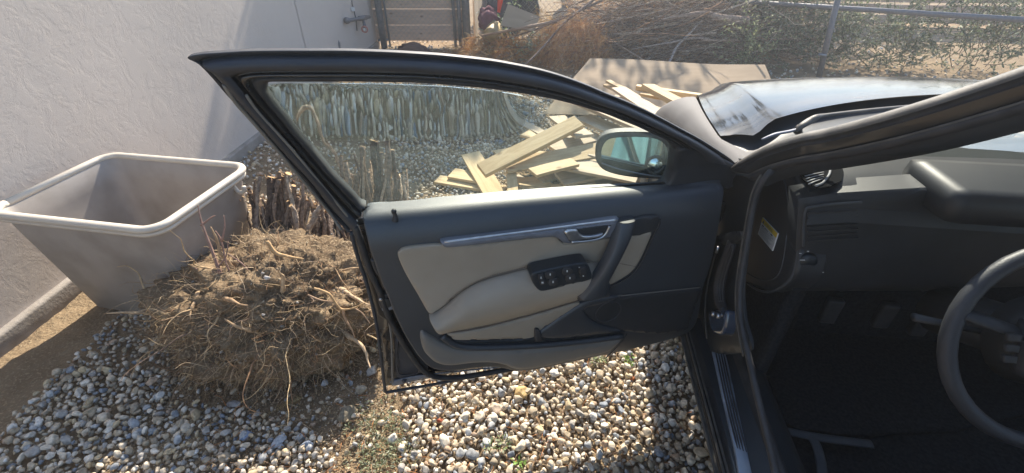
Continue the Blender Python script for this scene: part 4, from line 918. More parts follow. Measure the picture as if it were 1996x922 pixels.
dt('trim_split_line', [(1222, 652), (1203, 676), (1181, 697)], .0018, darkjunk, .078)

# ---- mirror outside the glass
MC = D.p3(1240, 305, -.085)
mn = Vector((-.17, -.98, .105)).normalized(); mx_ = Vector((0, 0, 1)).cross(-mn).normalized() * 1.0; my_ = (-mn).cross(mx_).normalized()
if mx_.x < 0: mx_ = -mx_
if my_.z < 0: my_ = -my_
MP = Plane(MC, mx_, my_, mn)
MO = [(1160, 300), (1164, 280), (1176, 266), (1200, 259), (1245, 258), (1290, 262), (1316, 278), (1326, 310), (1318, 338), (1295, 349), (1262, 349), (1215, 344), (1180, 334), (1164, 318)]
hs = relief('mirror_housing', MP, MO, dustp, door, wo=.0, r=.014, depth=.03, n=4, sp=.012)
# rounded back of the housing
def bowl(outl, plane, depth, mat, name):
    ol = cr_closed([(p[0], p[1]) for p in outl], 4); uv = np.array([plane.un(*p) for p in ol]); c = uv.mean(0); V = []; Fs = []; n = len(uv)
    for k in range(7):
        f = k / 6; sc = math.cos(f * 1.45)
        for q in uv: z = c + (q - c) * sc; V.append(plane.to3(z[0], z[1], -.006 - depth * math.sin(f * 1.45)))
    for k in range(6):
        for i in range(n): a = k * n + i; b = k * n + (i + 1) % n; Fs.append([a, b, b + n, a + n])
    Fs.append([6 * n + i for i in range(n)]); mk(name, V, Fs, mat, door)
bowl(MO, MP, .075, paint, 'mirror_back')
relief('mirror_glass', MP, [(1172, 300), (1176, 283), (1186, 272), (1205, 268), (1245, 267), (1280, 271), (1297, 284), (1302, 310), (1296, 335), (1284, 342), (1255, 339), (1205, 328), (1178, 317)], mirror_m, door, wo=.004, r=0, depth=.003, n=4, sp=.03)
ribbon_tube('mirror_rim', MP, [(1173, 318), (1205, 329), (1255, 340), (1290, 344)], .0022, silver, door, .004)
bc = MP.p3(1277, 322, .006)
ringp = [bc + (mx_ * math.cos(a) + my_ * math.sin(a)) * .0225 for a in np.linspace(0, 2 * math.pi, 25)]
mk('blind_spot_rim', *tube(ringp, .004, 8), rubber, door)
V = []; Fs = []
for k in range(6):
    for i in range(20):
        a = i * math.pi / 10; rr = .0215 * k / 5; V.append(bc + (mx_ * math.cos(a) + my_ * math.sin(a)) * rr + mn * (.006 * (1 - (k / 5) ** 2)))
for k in range(5):
    for i in range(20): a = k * 20 + i; b = k * 20 + (i + 1) % 20; Fs.append([a, b, b + 20, a + 20])
mk('blind_spot_mirror', V, Fs, mirror_m, door)
ma = [D.p3(1300, 345, -.10), D.p3(1325, 350, -.03), D.p3(1335, 352, .0)]
mk('mirror_arm', *tube(ma, [.03, .028, .03], 12, .6), paint, door)

# ================================================================== CAR BODY
PL = planeL(.055)
# fender and hood as lofted nets of measured points (pixel, height)
def net(name, rows, mat, parent, nsub=5, thick=0.0):
    P = [[zp(*q) if len(q) == 3 and not isinstance(q, Vector) else Vector(q) for q in r] for r in rows]
    m = len(P[0]); R1 = [[Vector(v) for v in cr_closed([tuple(v) for v in r], nsub, False)] for r in P]
    n = len(R1[0]); cols = [[Vector(v) for v in cr_closed([tuple(R1[i][j]) for i in range(len(R1))], nsub, False)] for j in range(n)]
    k = len(cols[0]); V = [cols[j][i] for j in range(n) for i in range(k)]; Fs = []
    for j in range(n - 1):
        for i in range(k - 1): a = j * k + i; Fs.append([a, a + 1, a + k + 1, a + k])
    return mk(name, V, Fs, mat, parent)
def cz(L, S): 
    c = car(L, S, 0); return c
def hood_z(L, S):
    zb = .945 - .03 * S - .09 * S * S - .34 * max(0, S - .72) ** 2
    rl = .085 + .10 * S; t = min(max((L - rl + .012) / .05, 0), 1); t = t * t * (3 - 2 * t)
    cr_ = 1 - ((L - .9) / .9) ** 2
    edge = .014 * (1 - min(1, max(0, (L - (.02 + .10 * S)) / .05))) 
    return zb + .030 * t + .075 * cr_ - .03 * (1 - min(1, L / .3)) * .0 - edge
def hood_left(S): return .022 + .02 * max(0, S - .2) + .12 * max(0, S - .2) ** 2
def hood_rear(L):
    if L < .058: return .238 + .008 * math.sin(L / .058 * math.pi)
    if L < .09: t = (L - .058) / .032; return .238 - .05 * t * t * (3 - 2 * t)
    return .188 + .31 * (1 - math.exp(-(L - .09) / .42))
rows = []
NL, NS = 46, 30; V = []; Fs = []
for i in range(NS + 1):
    f = i / NS
    for j in range(NL + 1):
        g = (j / NL) ** 1.6
        # across: from the left shut line to the right one
        L0 = None; S_front = 1.28
        S_ = .2 + f * (S_front - .2); Ll = hood_left(S_); L = Ll + (1.78 - 2 * Ll) * g
        Lh = min(L, 1.8 - L); Sr = hood_rear(max(Lh - (Ll - .022), .0)); S = Sr + f * (S_front - .10 * abs((L - .9) / .9) ** 2 - Sr)
        z = hood_z(min(L, 1.8 - L), S)
        if f > .86: z -= .10 * ((f - .86) / .14) ** 2
        V.append(car(L, S, z))
for i in range(NS):
    for j in range(NL): a = i * (NL + 1) + j; Fs.append([a, a + 1, a + NL + 2, a + NL + 1])
mk('hood', V, Fs, hoodm, carR)
# fender: outer side surface, wraps over the top to the hood shut line
def fender():
    V = []; Fs = []; nS, nK = 34, 14
    for i in range(nS + 1):
        S = .075 + i / nS * 1.30
        Lh = hood_left(max(S, .2)) - .004; zt = hood_z(Lh, max(S, .0)) - .004
        if S < .235: # strip running back between hood corner and screen pillar
            q = (.235 - S) / .26; Lh = Lh + .055 * min(1, q * 1.6); zt = zt + .012 * q
        bulge = .020 * math.sin(min(max((S - .05) / 1.1, 0), 1) * math.pi)
        for k in range(nK + 1):
            t = k / nK
            if t < .45: a = t / .45; L = Lh - (Lh + .012 + bulge) * math.sin(a * math.pi / 2); z = zt - .085 * (1 - math.cos(a * math.pi / 2))
            else: a = (t - .45) / .55; L = -.012 - bulge - .010 * math.sin(a * math.pi); z = zt - .085 - (.52 if S < .35 or S > 1.05 else .30) * a
            if S > 1.1: L += .6 * (S - 1.1) ** 2
            V.append(car(L, S, z))
    for i in range(nS):
        for k in range(nK): a = i * (nK + 1) + k; Fs.append([a, a + 1, a + nK + 2, a + nK + 1])
    mk('fender', V, Fs, primer, carR)
fender()
# front bumper and far fender so the nose is closed
V = []; Fs = []
for i in range(21):
    g = i / 20; L = .18 + 1.44 * g
    for k in range(6):
        V.append(car(L, 1.28 - .12 * abs((L - .9) / .72) ** 2 + .05 * math.sin(k / 5 * math.pi), .70 - k * .1))
for i in range(20):
    for k in range(5): a = i * 6 + k; Fs.append([a, a + 1, a + 7, a + 6])
mk('bumper', V, Fs, paint, carR)
mk('far_fender', *boxv(car(1.76, .55, .62), CR, CA, Z_, .05, .62, .22, .05), primer, carR)
# cowl and wiper
def carpath(pts): return smooth_path([zp(*p) for p in pts], 5)
V = []; Fs = []
for i in range(25):
    g = i / 24; L = .03 + 1.74 * g; Lh = min(L, 1.8 - L); Sr = hood_rear(max(Lh, .07))
    zz = hood_z(Lh, Sr)
    V += [car(L, Sr + .05, zz - .022), car(L, Sr - .04, zz - .03), car(L, Sr - .10, zz - .015), car(L, Sr - .16, zz + .01)]
for i in range(24):
    for k in range(3): a = i * 4 + k; Fs.append([a, a + 1, a + 5, a + 4])
mk('cowl', V, Fs, sillm, carR)
V, Fs = tube(carpath([(1552, 258, .985), (1562, 246, 1.0), (1578, 236, 1.01), (1592, 228, 1.02), (1612, 224, 1.02), (1700, 214, 1.03), (1800, 205, 1.04)]), [.004, .010, .012, .009, .006, .006, .006], 8, .6); mk('wiper_arm', V, Fs, dustp, carR)
V, Fs = tube(carpath([(1485, 272, .965), (1510, 262, .98), (1540, 256, .985), (1560, 250, .99)]), [.004, .006, .006, .004], 6, .6); mk('wiper_blade', V, Fs, silver, carR)
mk('wiper_pivot', *tube([zp(1555, 256, .97), zp(1557, 248, .99)], [.012, .008], 10), dustp, carR)
mk('washer_jet', *boxv(zp(1463, 190, .945), CR, CA, Z_, .014, .02, .004, .003), rubber, carR)
# screen pillar: three parallel beads rising back along the windscreen edge
pil = [planeL(.012).p3(1450, 306), planeL(.03).p3(1497, 281), planeL(.055).p3(1560, 260), planeL(.08).p3(1612, 249), planeL(.12).p3(1750, 210), planeL(.18).p3(1960, 140), planeL(.26).p3(2500, -60)]
def along(pts, dL, dz, dS=0): return smooth_path([p + CR * dL + Z_ * dz + CA * dS for p in pts], 6)
pil = [planeL(.0).p3(1425, 326)] + pil
PPTH = smooth_path(pil, 6)
def pillar(name, prof, mat):
    V = []; Fs = []; m = len(prof); n = len(PPTH)
    for i, p in enumerate(PPTH):
        t = (PPTH[min(i + 1, n - 1)] - PPTH[max(i - 1, 0)]).normalized(); a = (CR - t * CR.dot(t)).normalized(); b = a.cross(t).normalized()
        if b.z < 0: b = -b
        f = min(1, .25 + i / 9)
        for (da, db) in prof: V.append(p + a * da * f + b * (db * f))
    for i in range(n - 1):
        for k in range(m - 1): q = i * m + k; Fs.append([q, q + 1, q + m + 1, q + m])
    return mk(name, V, Fs, mat, carR)
pillar('pillar_moulding', [(.060, -.012), (.050, .000), (.042, .003), (.036, .001), (.033, -.004)], rubber)
pillar('screen_pillar', [(.034, -.002), (.026, .004), (.014, .004), (.002, .000), (-.006, -.007), (-.010, -.016), (-.009, -.020)], dustp)
pillar('pillar_groove', [(-.009, -.020), (-.003, -.022), (-.001, -.027), (-.005, -.030)], rubber)
pillar('pillar_flange', [(-.005, -.030), (-.002, -.034), (.004, -.042), (.010, -.047)], paint)
pillar('pillar_seal', [(.010, -.046), (.005, -.050), (.006, -.058), (.013, -.062), (.020, -.061)], rubber)
pillar('pillar_trim', [(.019, -.059), (.026, -.065), (.036, -.071), (.050, -.074)], vinyl2)
pillar('pillar_bead', [(.0065, -.0475), (.0045, -.0480), (.0038, -.0500), (.0050, -.0515)], dustp)
# windscreen
V = []; Fs = []
for i in range(17):
    g = i / 16; L = .05 + 1.70 * g; Lh = min(L, 1.8 - L); Sr = hood_rear(max(Lh, .07)) - .15; z0 = hood_z(Lh, Sr) - .005
    L1 = .28 + 1.24 * g; S1 = -.95 + .10 * math.sin(g * math.pi)
    for k in range(9): t = k / 8; V.append(car(L * (1 - t) + L1 * t, Sr * (1 - t) + S1 * t, z0 * (1 - t) + (1.38 + .04 * math.sin(g * math.pi)) * t + .02 * math.sin(t * math.pi)))
for i in range(16):
    for k in range(8): a = i * 9 + k; Fs.append([a, a + 1, a + 10, a + 9])
mk('windscreen', V, Fs, windshield_m, carR)
# roof, far side, rear body (mostly outside the view, keep the cabin dark and the mirror honest)
V = []; Fs = []
for i in range(9):
    for j in range(9):
        g = i / 8; t = j / 8; V.append(car(.26 + 1.28 * g, -.93 - 1.4 * t, 1.40 + .05 * math.sin(g * math.pi) - .06 * t * t))
for i in range(8):
    for j in range(8): a = i * 9 + j; Fs.append([a, a + 1, a + 10, a + 9])
mk('roof', V, Fs, paint, carR)
mk('far_door', *boxv(car(1.74, -.95, .60), CR, CA, Z_, .03, 1.0, .32, .03), seatm, carR)
mk('rear_door', *boxv(car(.0, -1.68, .60), CR, CA, Z_, .035, .52, .30, .03), paint, carR)
mk('centre_pillar', *boxv(car(.06, -1.14, .80), CR, CA, Z_, .05, .05, .56, .03), paint, carR)
mk('rear_quarter', *boxv(car(.9, -2.7, .60), CR, CA, Z_, .88, .50, .34, .08), paint, carR)
# hinge pillar
hp = [(1345, 655), (1352, 600), (1380, 500), (1395, 420), (1408, 350), (1430, 322), (1462, 305), (1500, 300), (1520, 320), (1490, 345), (1474, 380), (1462, 430), (1452, 500), (1446, 560), (1450, 620), (1462, 680), (1420, 690), (1385, 685)]
relief('hinge_pillar', PL, hp, sillm, carR, wo=0, r=.004, depth=.005, n=3, sp=.03)
def lt(name, pts, rad, mat, w=.0, L=.055, sides=8, flat=1): return ribbon_tube(name, planeL(L), pts, rad, mat, carR, w, sides, flat)
lt('cable_boot', [(1428, 470), (1420, 495), (1408, 530), (1402, 560), (1404, 590), (1412, 606)], [.012, .014, .017, .018, .016, .010], rubber, .02, sides=12)
for k, dx in enumerate((-5, 0, 5)): lt('boot_fold', [(1428 + dx * .6, 478), (1420 + dx, 500), (1409 + dx, 535), (1404 + dx, 562), (1406 + dx * .8, 588)], .0020, vinyl2, .038)
relief('boot_flange', PL, [(1392, 462), (1410, 455), (1440, 450), (1444, 462), (1432, 472), (1398, 476)], vinyl2, carR, wo=.03, r=.004, depth=.02)
p = PL.p3(1400, 481, .04); mk('check_pin', *tube([p, p + Vector((0, 0, -.02))], .0045, 8), silver_b, carR)
relief('hinge', PL, [(1384, 605), (1412, 603), (1414, 620), (1406, 650), (1388, 648), (1380, 622)], pm('glossy_hinge_paint', (.03, .05, .09), rough=.12, coat=.8), carR, wo=.03, r=.008, depth=.03)
for (x, y) in ((1393, 612), (1403, 616)):
    p = PL.p3(x, y, .036); mk('hinge_bolt', *tube([p, p - CR * .008], .007, 6), silver_b, carR)
lt('body_seam', [(1402, 470), (1390, 510), (1378, 560), (1374, 610), (1378, 660)], .003, dustp, .01)
# aperture seal all round
lt('aperture_seal', [(1640, 274, -.12), (1600, 284, -.09), (1560, 297, -.05), (1525, 315, -.01), (1497, 340, .02), (1476, 372), (1468, 402), (1458, 460), (1448, 520), (1442, 575), (1445, 630), (1458, 690), (1476, 770), (1500, 870), (1520, 960)], .0075, rubber, .03)
lt('seal_lip', [(1560, 292, -.06), (1512, 312, .0), (1486, 338, .02), (1470, 366), (1460, 400), (1450, 456), (1440, 516), (1434, 575), (1437, 632), (1449, 694)], .003, dustp, .03)

# ---- sill
def extrude_sill(name, prof, mat, S0=.06, S1=-1.15, n=24):
    V = []; Fs = []; m = len(prof)
    for i in range(n + 1):
        S = S0 + (S1 - S0) * i / n; dL = -.05 * 0
        for (L, z) in prof: V.append(car(L + .012 * math.sin(i / n * 2), S, z))
    for i in range(n):
        for k in range(m - 1): a = i * m + k; Fs.append([a, a + 1, a + m + 1, a + m])
    return mk(name, V, Fs, mat, carR)
extrude_sill('sill_outer', [(.10, .15), (.06, .19), (.025, .25), (-.002, .30), (-.012, .326), (-.008, .334), (-.004, .338)], dustp)
extrude_sill('sill_ledge', [(-.004, .338), (-.003, .346), (.004, .350), (.006, .346), (.012, .346), (.016, .352), (.030, .358)], paint)
extrude_sill('sill_step', [(.030, .358), (.050, .362), (.10, .364), (.112, .372)], sillm)
extrude_sill('sill_seal', [(.112, .372), (.116, .388), (.126, .394), (.136, .388), (.140, .372)], rubber)
extrude_sill('sill_trim', [(.140, .372), (.17, .37), (.20, .35), (.215, .30)], sillm)
for dL, zz, r_ in ((-.012, .334, .004), (.002, .350, .0035), (.013, .349, .003)):
    V, Fs = tube([car(dL + .012 * math.sin(i / 24 * 2), .06 - 1.21 * i / 24, zz) for i in range(25)], r_, 8); mk('sill_bead', V, Fs, dustp, carR)
PZ = planeZ(.366)
PLT = [(1388, 678), (1398, 676), (1410, 680), (1420, 710), (1434, 775), (1457, 879), (1466, 922), (1480, 985), (1458, 990), (1440, 922), (1433, 879), (1410, 780), (1395, 712)]
relief('scuff_plate', PZ, PLT, alu, carR, wo=.004, r=.003, depth=.006, n=3, sp=.03)
for (a, b) in (((1395, 686), (1438, 874)), ((1400, 685), (1443, 876)), ((1405, 686), (1449, 879)), ((1410, 688), (1455, 881))):
    P = [PZ.p3(a[0] + (b[0] - a[0]) * t + 1.6 * math.sin(t * math.pi) * -1, a[1] + (b[1] - a[1]) * t, .0052) for t in np.linspace(0, 1, 10)]
    mk('slot', *tube(P, [.0010] + [.0024] * 8 + [.0010], 6, .4), rubber, carR)
# ---- floor, mat, footwell
FZ = planeZ(.27)
def fbox(name, c, hx, hy, hz, mat, bev=.02): return mk(name, *boxv(c, CR, CA, Z_, hx, hy, hz, bev), mat, carR)
fbox('floor_pan', car(.85, -.55, .20), .70, .80, .055, carpet)
fbox('firewall', car(.85, .16, .55), .72, .03, .32, carpet)
fbox('kick_panel', car(.19, .02, .50), .02, .16, .22, carpet)
rib = [(1444, 622), (1452, 650), (1470, 700), (1492, 760), (1508, 820), (1524, 880), (1545, 940)]
V = []; Fs = []
def strip(name, pts, wd, mat, z, h=.012):
    P = smooth_path([zp(x, y, z) for x, y in pts], 6); V, Fs = tube(P, wd, 8, .35); mk(name, V, Fs, mat, carR)
grey_trim = pm('grey_floor_trim', (.055, .06, .068), (.075, .08, .085), 20, .7)
strip('carpet_edge_trim', rib, [.006, .009, .014, .014, .013, .013], grey_trim, .30)
strip('seat_rail', [(1512, 838), (1540, 842), (1575, 849), (1620, 856), (1700, 866)], .013, grey_trim, .30)
strip('seat_rail', [(1582, 852), (1592, 870), (1600, 900), (1604, 940)], .013, grey_trim, .30)
fm = relief('floor_mat', planeZ(.285), [(1478, 640), (1540, 612), (1640, 606), (1800, 600), (1990, 598), (2020, 800), (1700, 845), (1600, 838), (1528, 818)], carpet, carR, wo=0, r=.004, depth=.012, n=2, sp=.05)
# pedals / kick trims
fbox('dead_pedal', car(.27, .05, .42), .03, .02, .10, sillm, .01)
for (L_, z_) in ((.40, .48), (.55, .48), (.66, .46)): fbox('pedal', car(L_, .02, z_), .022, .012, .045, rubber, .008)
# seat
fbox('seat_cushion', car(.46, -.78, .47), .27, .25, .10, seatm, .06)
mk('seat_bolster', *tube(smooth_path([car(.20, -.55, .48), car(.175, -.75, .52), (car(.175, -1.0, .53))], 5), [.05, .065, .07], 14), seatm, carR)
fbox('seat_base', car(.46, -.80, .34), .22, .22, .06, sillm, .02)
fbox('seat_back', car(.48, -1.15, .85), .26, .07, .36, seatm, .05)
# ---- dash: end cap, lower panel, vent, headlight knob, top
PE = planeL(.135)
EC = [(1466, 400), (1476, 360), (1495, 338), (1522, 325), (1545, 330), (1558, 352), (1562, 385), (1560, 430), (1557, 480), (1552, 515), (1543, 540), (1524, 558), (1500, 567), (1478, 563), (1460, 554), (1447, 543), (1449, 500), (1456, 450)]
relief('dash_end_cap', PE, EC, vinyl2, carR, wo=0, r=.012, depth=.05, n=4, sp=.012)
ribbon_tube('end_cap_line', PE, [(1480, 345), (1500, 335), (1522, 340), (1533, 370), (1536, 420), (1531, 480), (1520, 530), (1500, 546), (1475, 543), (1452, 530)], .0016, grey_trim, carR, .002)
ribbon_tube('end_cap_edge', PE, [(1563, 385), (1561, 430), (1557, 480), (1551, 518), (1541, 543), (1521, 561), (1500, 569), (1477, 565), (1458, 553)], .0035, grey_trim, carR, -.004)
LB = [PE.p3(x, y, .0035) for x, y in ((1487, 424), (1516, 455), (1505, 489), (1477, 456))]
LB2 = [p + CR * .003 for p in LB]
lab = mk('warning_label', LB + LB2, [[0, 1, 2, 3], [4, 7, 6, 5], [0, 4, 5, 1], [1, 5, 6, 2], [2, 6, 7, 3], [3, 7, 4, 0]], label_m, carR, False)
def lb(s, t, off=.0008): # s along header, t down
    a, b, c, d = LB; return a * (1 - s) * (1 - t) + b * s * (1 - t) + c * s * t + d * (1 - s) * t - CR * off
mk('label_header', [lb(.0, .0, .0006), lb(1, 0, .0006), lb(1, .26, .0006), lb(0, .26, .0006)], [[0, 1, 2, 3]], yellow_m, lab, False)
def text_on(txt, s0, t0, s1, t1, name, parent, mat):
    cu = bpy.data.curves.new('t', 'FONT'); cu.body = txt; cu.resolution_u = 2; to = bpy.data.objects.new('t', cu); COL.objects.link(to)
    dg = bpy.context.evaluated_depsgraph_get(); me = bpy.data.meshes.new_from_object(to.evaluated_get(dg)); bpy.data.objects.remove(to)
    xs = [v.co.x for v in me.vertices]; ysv = [v.co.y for v in me.vertices]; x0, x1, y0, y1 = min(xs), max(xs), min(ysv), max(ysv)
    V = [lb(s0 + (v.co.x - x0) / (x1 - x0) * (s1 - s0), t1 + (v.co.y - y0) / (y1 - y0) * (t0 - t1), .0013) for v in me.vertices]
    Fs = [list(p.vertices) for p in me.polygons]; mk(name, V, Fs, mat, parent, False)
text_on('WARNING', .26, .06, .74, .21, 'label_text', lab, ink)
mk('label_triangle', [lb(.08, .21, .0013), lb(.20, .21, .0013), lb(.14, .05, .0013)], [[0, 1, 2]], ink, lab, False)
for (s0, s1, t, h) in ((.10, .22, .33, .055), (.27, .52, .35, .03), (.60, .64, .33, .02), (.68, .80, .31, .06)):
    mk('label_line', [lb(s0, t), lb(s1, t), lb(s1, t + h), lb(s0, t + h)], [[0, 1, 2, 3]], ink, lab, False)
for i in range(10):
    t = .42 + i * .05; s1 = random.choice((.92, .80, .65, .9)); mk('label_line', [lb(.08, t), lb(s1, t), lb(s1, t + .014), lb(.08, t + .014)], [[0, 1, 2, 3]], pm('label_grey' + str(i), (.32, .32, .32), rough=.6), lab, False)
PR = planeS(-.155)
dashm = vinyl2
relief('dash_lower_panel', PR, [(1560, 392), (1640, 380), (1800, 370), (2100, 360), (2100, 560), (1800, 572), (1640, 572), (1548, 572), (1553, 510)], dashm, carR, wo=0, r=.010, depth=.06, n=1, sp=.03, smooth_outline=False)
# top of the dash
V = []; Fs = []
for i in range(20):
    L = .12 + 1.55 * i / 19
    prof = [(-.165, .90), (-.150, .945), (-.115, .968), (-.04, .972), (.05, .965), (.14, .945)]
    for S, z in prof: V.append(car(L, S + .16 * max(0, 1 - abs(L - .9) / .8) * (1 if S > 0 else 0), z - .015 * (L < .13)))
for i in range(19):
    for k in range(5): a = i * 6 + k; Fs.append([a, a + 1, a + 7, a + 6])
mk('dash_top', V, Fs, dashm, carR)
DZ = planeZ(.976)
slatm = pm('vent_sunlight_tint', (.30, .31, .33), rough=.45)  # pale colour puts the sunlight on the vent slats and frame into the material
relief('vent_well', DZ, [(1556, 334), (1612, 326), (1640, 322), (1640, 352), (1592, 366)], matteb, carR, wo=-.002, r=0, depth=.003, n=2, sp=.03)
for k in range(5):
    t = k / 4; a = (1567 + 9 * t, 338 + 21 * t); b = (1606 - 2 * t, 331 + 17 * t)
    P = [DZ.p3(a[0], a[1]), DZ.p3((a[0] + b[0]) / 2, (a[1] + b[1]) / 2 - .5), DZ.p3(b[0], b[1])]; mk('vent_slat', *tube(P, .0019, 6, .5), slatm, carR)
ribbon_tube('vent_frame', DZ, [(1562, 335), (1575, 330), (1610, 320), (1618, 335), (1605, 355), (1590, 362)], .0026, slatm, carR)
ribbon_tube('side_vent_frame', PR, [(1566, 480), (1566, 440), (1570, 410), (1580, 404), (1620, 398), (1680, 394)], .003, grey_trim, carR, .006)
for k in range(7): ribbon_tube('side_vent_slat', PR, [(1574, 416 + k * 9), (1620, 413 + k * 9), (1672, 410 + k * 9)], .0022, rubber, carR, .003)
kc = PR.p3(1573, 506, .0); mk('headlight_knob', *tube([kc, kc - CA * .012], [.021, .018], 20), sillm, carR)
for (x, y, sx, sy) in ((1564, 507, 5, .8), (1560, 494, 2.5, .5), (1575, 490, 2, 1), (1583, 506, 1, 1), (1567, 531, 1, 1.2), (1553, 531, .5, 1.5), (1585, 531, .5, 1.5), (1594, 531, 2, 1), (1604, 531, 2, 1), (1610, 508, .7, 5)): mark(x, y, sx, sy, .0165 if y == 507 else .014, mat=grey_trim if sx < 2 else white_print, pl=PR, par=carR)
# steering wheel and column
swc = car(.50, -.40, .80); axw = (-CA * .88 + Z_ * .47).normalized(); s1 = CR; s2 = axw.cross(s1).normalized()
mk('steering_wheel', *tube([swc + s1 * math.cos(a) * .185 + s2 * math.sin(a) * .185 for a in np.linspace(0, 2 * math.pi, 41)], .015, 12), seatm, carR)
mk('steering_hub', *tube([swc - axw * .05, swc + axw * .02], [.09, .065], 20), vinyl2, carR)
for a in (.3, math.pi - .3, -math.pi / 2): mk('steering_spoke', *tube([swc, swc + s1 * math.cos(a) * .18 + s2 * math.sin(a) * .18], .02, 8, .5), vinyl2, carR)
mk('airbag_pad', *boxv(swc + axw * .012, s1, s2, axw, .075, .055, .022, .02), seatm, carR)
for sg in (-1, 1):
    mk('control_stalk', *tube([swc - axw * .07 + s1 * sg * .05, swc - axw * .07 + s1 * sg * .20 + s2 * .02], [.007, .011], 10, .7), vinyl2, carR)
    for k in range(3): mk('wheel_button', *boxv(swc + axw * .024 + s1 * sg * .10 + s2 * (.02 - k * .02), s1, s2, axw, .011, .007, .005, .003), rubber, carR)
mk('steering_column', *tube([swc - axw * .04, swc - axw * .26], [.05, .06], 14), vinyl2, carR)
fbox('instrument_hood', car(.50, -.14, .98), .17, .09, .035, vinyl2, .03)
# near front wheel
wc = car(.10, .80, .31)
mk('front_tyre', *tube([wc - CR * .10, wc - CR * .09, wc + CR * .09, wc + CR * .10], [.27, .31, .31, .27], 28), rubber, carR)

# ================================================================== UPROOTED STUMPS
def colarr(n, c): return np.tile(np.array([*c, 1.0]), (n, 1))
class CMB:
    """mesh collector with a tint per vertex"""
    def __init__(s): s.V = []; s.F = []; s.C = []; s.n = 0
    def add(s, V, Fs, c):
        V = [tuple(v) for v in V]; s.V += V; s.F += [[i + s.n for i in f] for f in Fs]; s.C += [(*c, 1.0)] * len(V); s.n += len(V)
    def build(s, name, mat, parent=None, **k): return mk(name, s.V, s.F, mat, parent, cols=np.array(s.C), **k)
clod_c = Vector((-.95, 1.40, .145))
def clod_r(d, seed=0):
    """radius multiplier of the clod in direction d: ledges, hollows and crumbs"""
    o = Vector((seed, 2.2, .7))
    r = 1 + .17 * mnoise.noise(d * 1.6 + o) + .20 * mnoise.noise(d * 3.7 + o) + .17 * abs(mnoise.noise(d * 7 + o)) + .09 * mnoise.noise(d * 14 + o) + .045 * mnoise.noise(d * 30 + o)
    return r
st_root = thing('uprooted_stump', (-.98, 1.5, 0), 'large uprooted shrub stump with a soil covered root ball beside the open door', 'stump')
V6, F6 = ico(6)
CR_ = np.array([.415, .325, .240])
V = []
for v in V6:
    d = Vector(v); r = clod_r(d); crumb = .02 * mnoise.noise(d * 60)
    V.append((clod_c.x + v[0] * CR_[0] * (r + crumb), clod_c.y + v[1] * CR_[1] * (r + crumb), clod_c.z + v[2] * CR_[2] * (r + crumb)))
clod = mk('soil_ball', np.array(V), F6, clod_m, st_root)
def clod_pt(d, out=1.0):
    d = Vector(d).normalized(); r = clod_r(d) * out
    return clod_c + Vector((d.x * CR_[0] * r, d.y * CR_[1] * r, d.z * CR_[2] * r))
ROOTC = [(.38, .26, .15), (.46, .33, .19), (.27, .18, .11), (.54, .40, .23), (.18, .125, .09), (.34, .20, .11)]
def root_path(d0, ln, drop=.3, wig=.5, n=9):
    d = Vector(d0).normalized(); p = clod_pt(d, .97); dr = (d + Vector((random.uniform(-1, 1), random.uniform(-1, .4), random.uniform(-.6, .6))) * .9).normalized(); P = [clod_pt(d, .85), p]
    for i in range(n):
        dr = (dr + Vector((random.gauss(0, 1), random.gauss(0, 1), random.gauss(0, 1))) * wig * .5 - Z_ * drop * .25).normalized(); p = p + dr * ln / n
        if p.z < .012: p.z = .012 + random.uniform(0, .01); dr.z = abs(dr.z) * .2
        # keep outside the clod
        q = Vector(((p.x - clod_c.x) / CR_[0], (p.y - clod_c.y) / CR_[1], (p.z - clod_c.z) / CR_[2]))
        if q.length < .99: p = clod_pt(q, 1.02)
        P.append(p.copy())
    return smooth_path(P, 3)
random.seed(21)
def mk_tube_part(name, P, rad, c, mat, parent, sides=7, seed=0, lump=.0):
    V, Fs = tube(P, rad, sides)
    if lump:
        V = [v + Vector((mnoise.noise(v * 45), mnoise.noise(v * 45 + Vector((9, 0, 0))), mnoise.noise(v * 45 + Vector((0, 9, 0))))) * lump for v in V]
    return mk(name, V, Fs, mat, parent, cols=colarr(len(V), c))
# the thicker roots, each its own part
for i in range(34):
    while True:
        d = Vector((random.gauss(.1, 1), random.gauss(-.6, .8), random.gauss(.15, .8))).normalized()
        if d.y < .35: break
    ln = random.uniform(.12, .34); r0 = random.uniform(.0018, .0046)
    mk_tube_part('root', root_path(d, ln, .35, .55), [r0, r0 * .8, r0 * .45, r0 * .15], random.choice(ROOTC), root_m, st_root, 6, lump=.001)
for dv in ((-.5, -.5, .8), (-.15, -.6, .8), (.3, -.5, .85), (.7, -.3, .6), (-.8, -.5, .3), (.1, -.9, .4), (.75, -.6, .1), (-.3, -.2, 1)):
    mk_tube_part('root', root_path(dv, random.uniform(.12, .22), .1, .35, 6), [random.uniform(.010, .015), .007, .002], random.choice([(.46, .32, .19), (.36, .24, .14), (.52, .38, .24)]), root_m, st_root, 9, lump=.003)
# the bright forked orange root on the right flank
FR = [(640, 540), (665, 560), (672, 590), (700, 602), (728, 598)]
for pts, r0 in ((([(612, 562), (640, 572), (655, 592), (668, 603), (690, 600), (712, 590)]), .0045), ([(668, 603), (672, 620), (684, 640), (693, 660)], .004), ([(690, 600), (706, 610), (722, 632)], .0025), ([(600, 575), (625, 585), (650, 588)], .003), ([(520, 470), (536, 492), (560, 500), (592, 505)], .0075), ([(424, 688), (438, 700), (446, 716), (436, 732), (404, 746)], .0042), ([(545, 655), (520, 668), (500, 665)], .003)):
    P = [yp(x, y, 1.20 - .0004 * (y - 560) + (.12 if y < 520 else 0) - (.04 if y > 660 else 0)) for x, y in pts]
    mk_tube_part('root', smooth_path(P, 5), [r0, r0, r0 * .8, r0 * .4], (.50, .33, .17) if r0 > .004 else (.42, .28, .18), root_m, st_root, 7, lump=.0012)
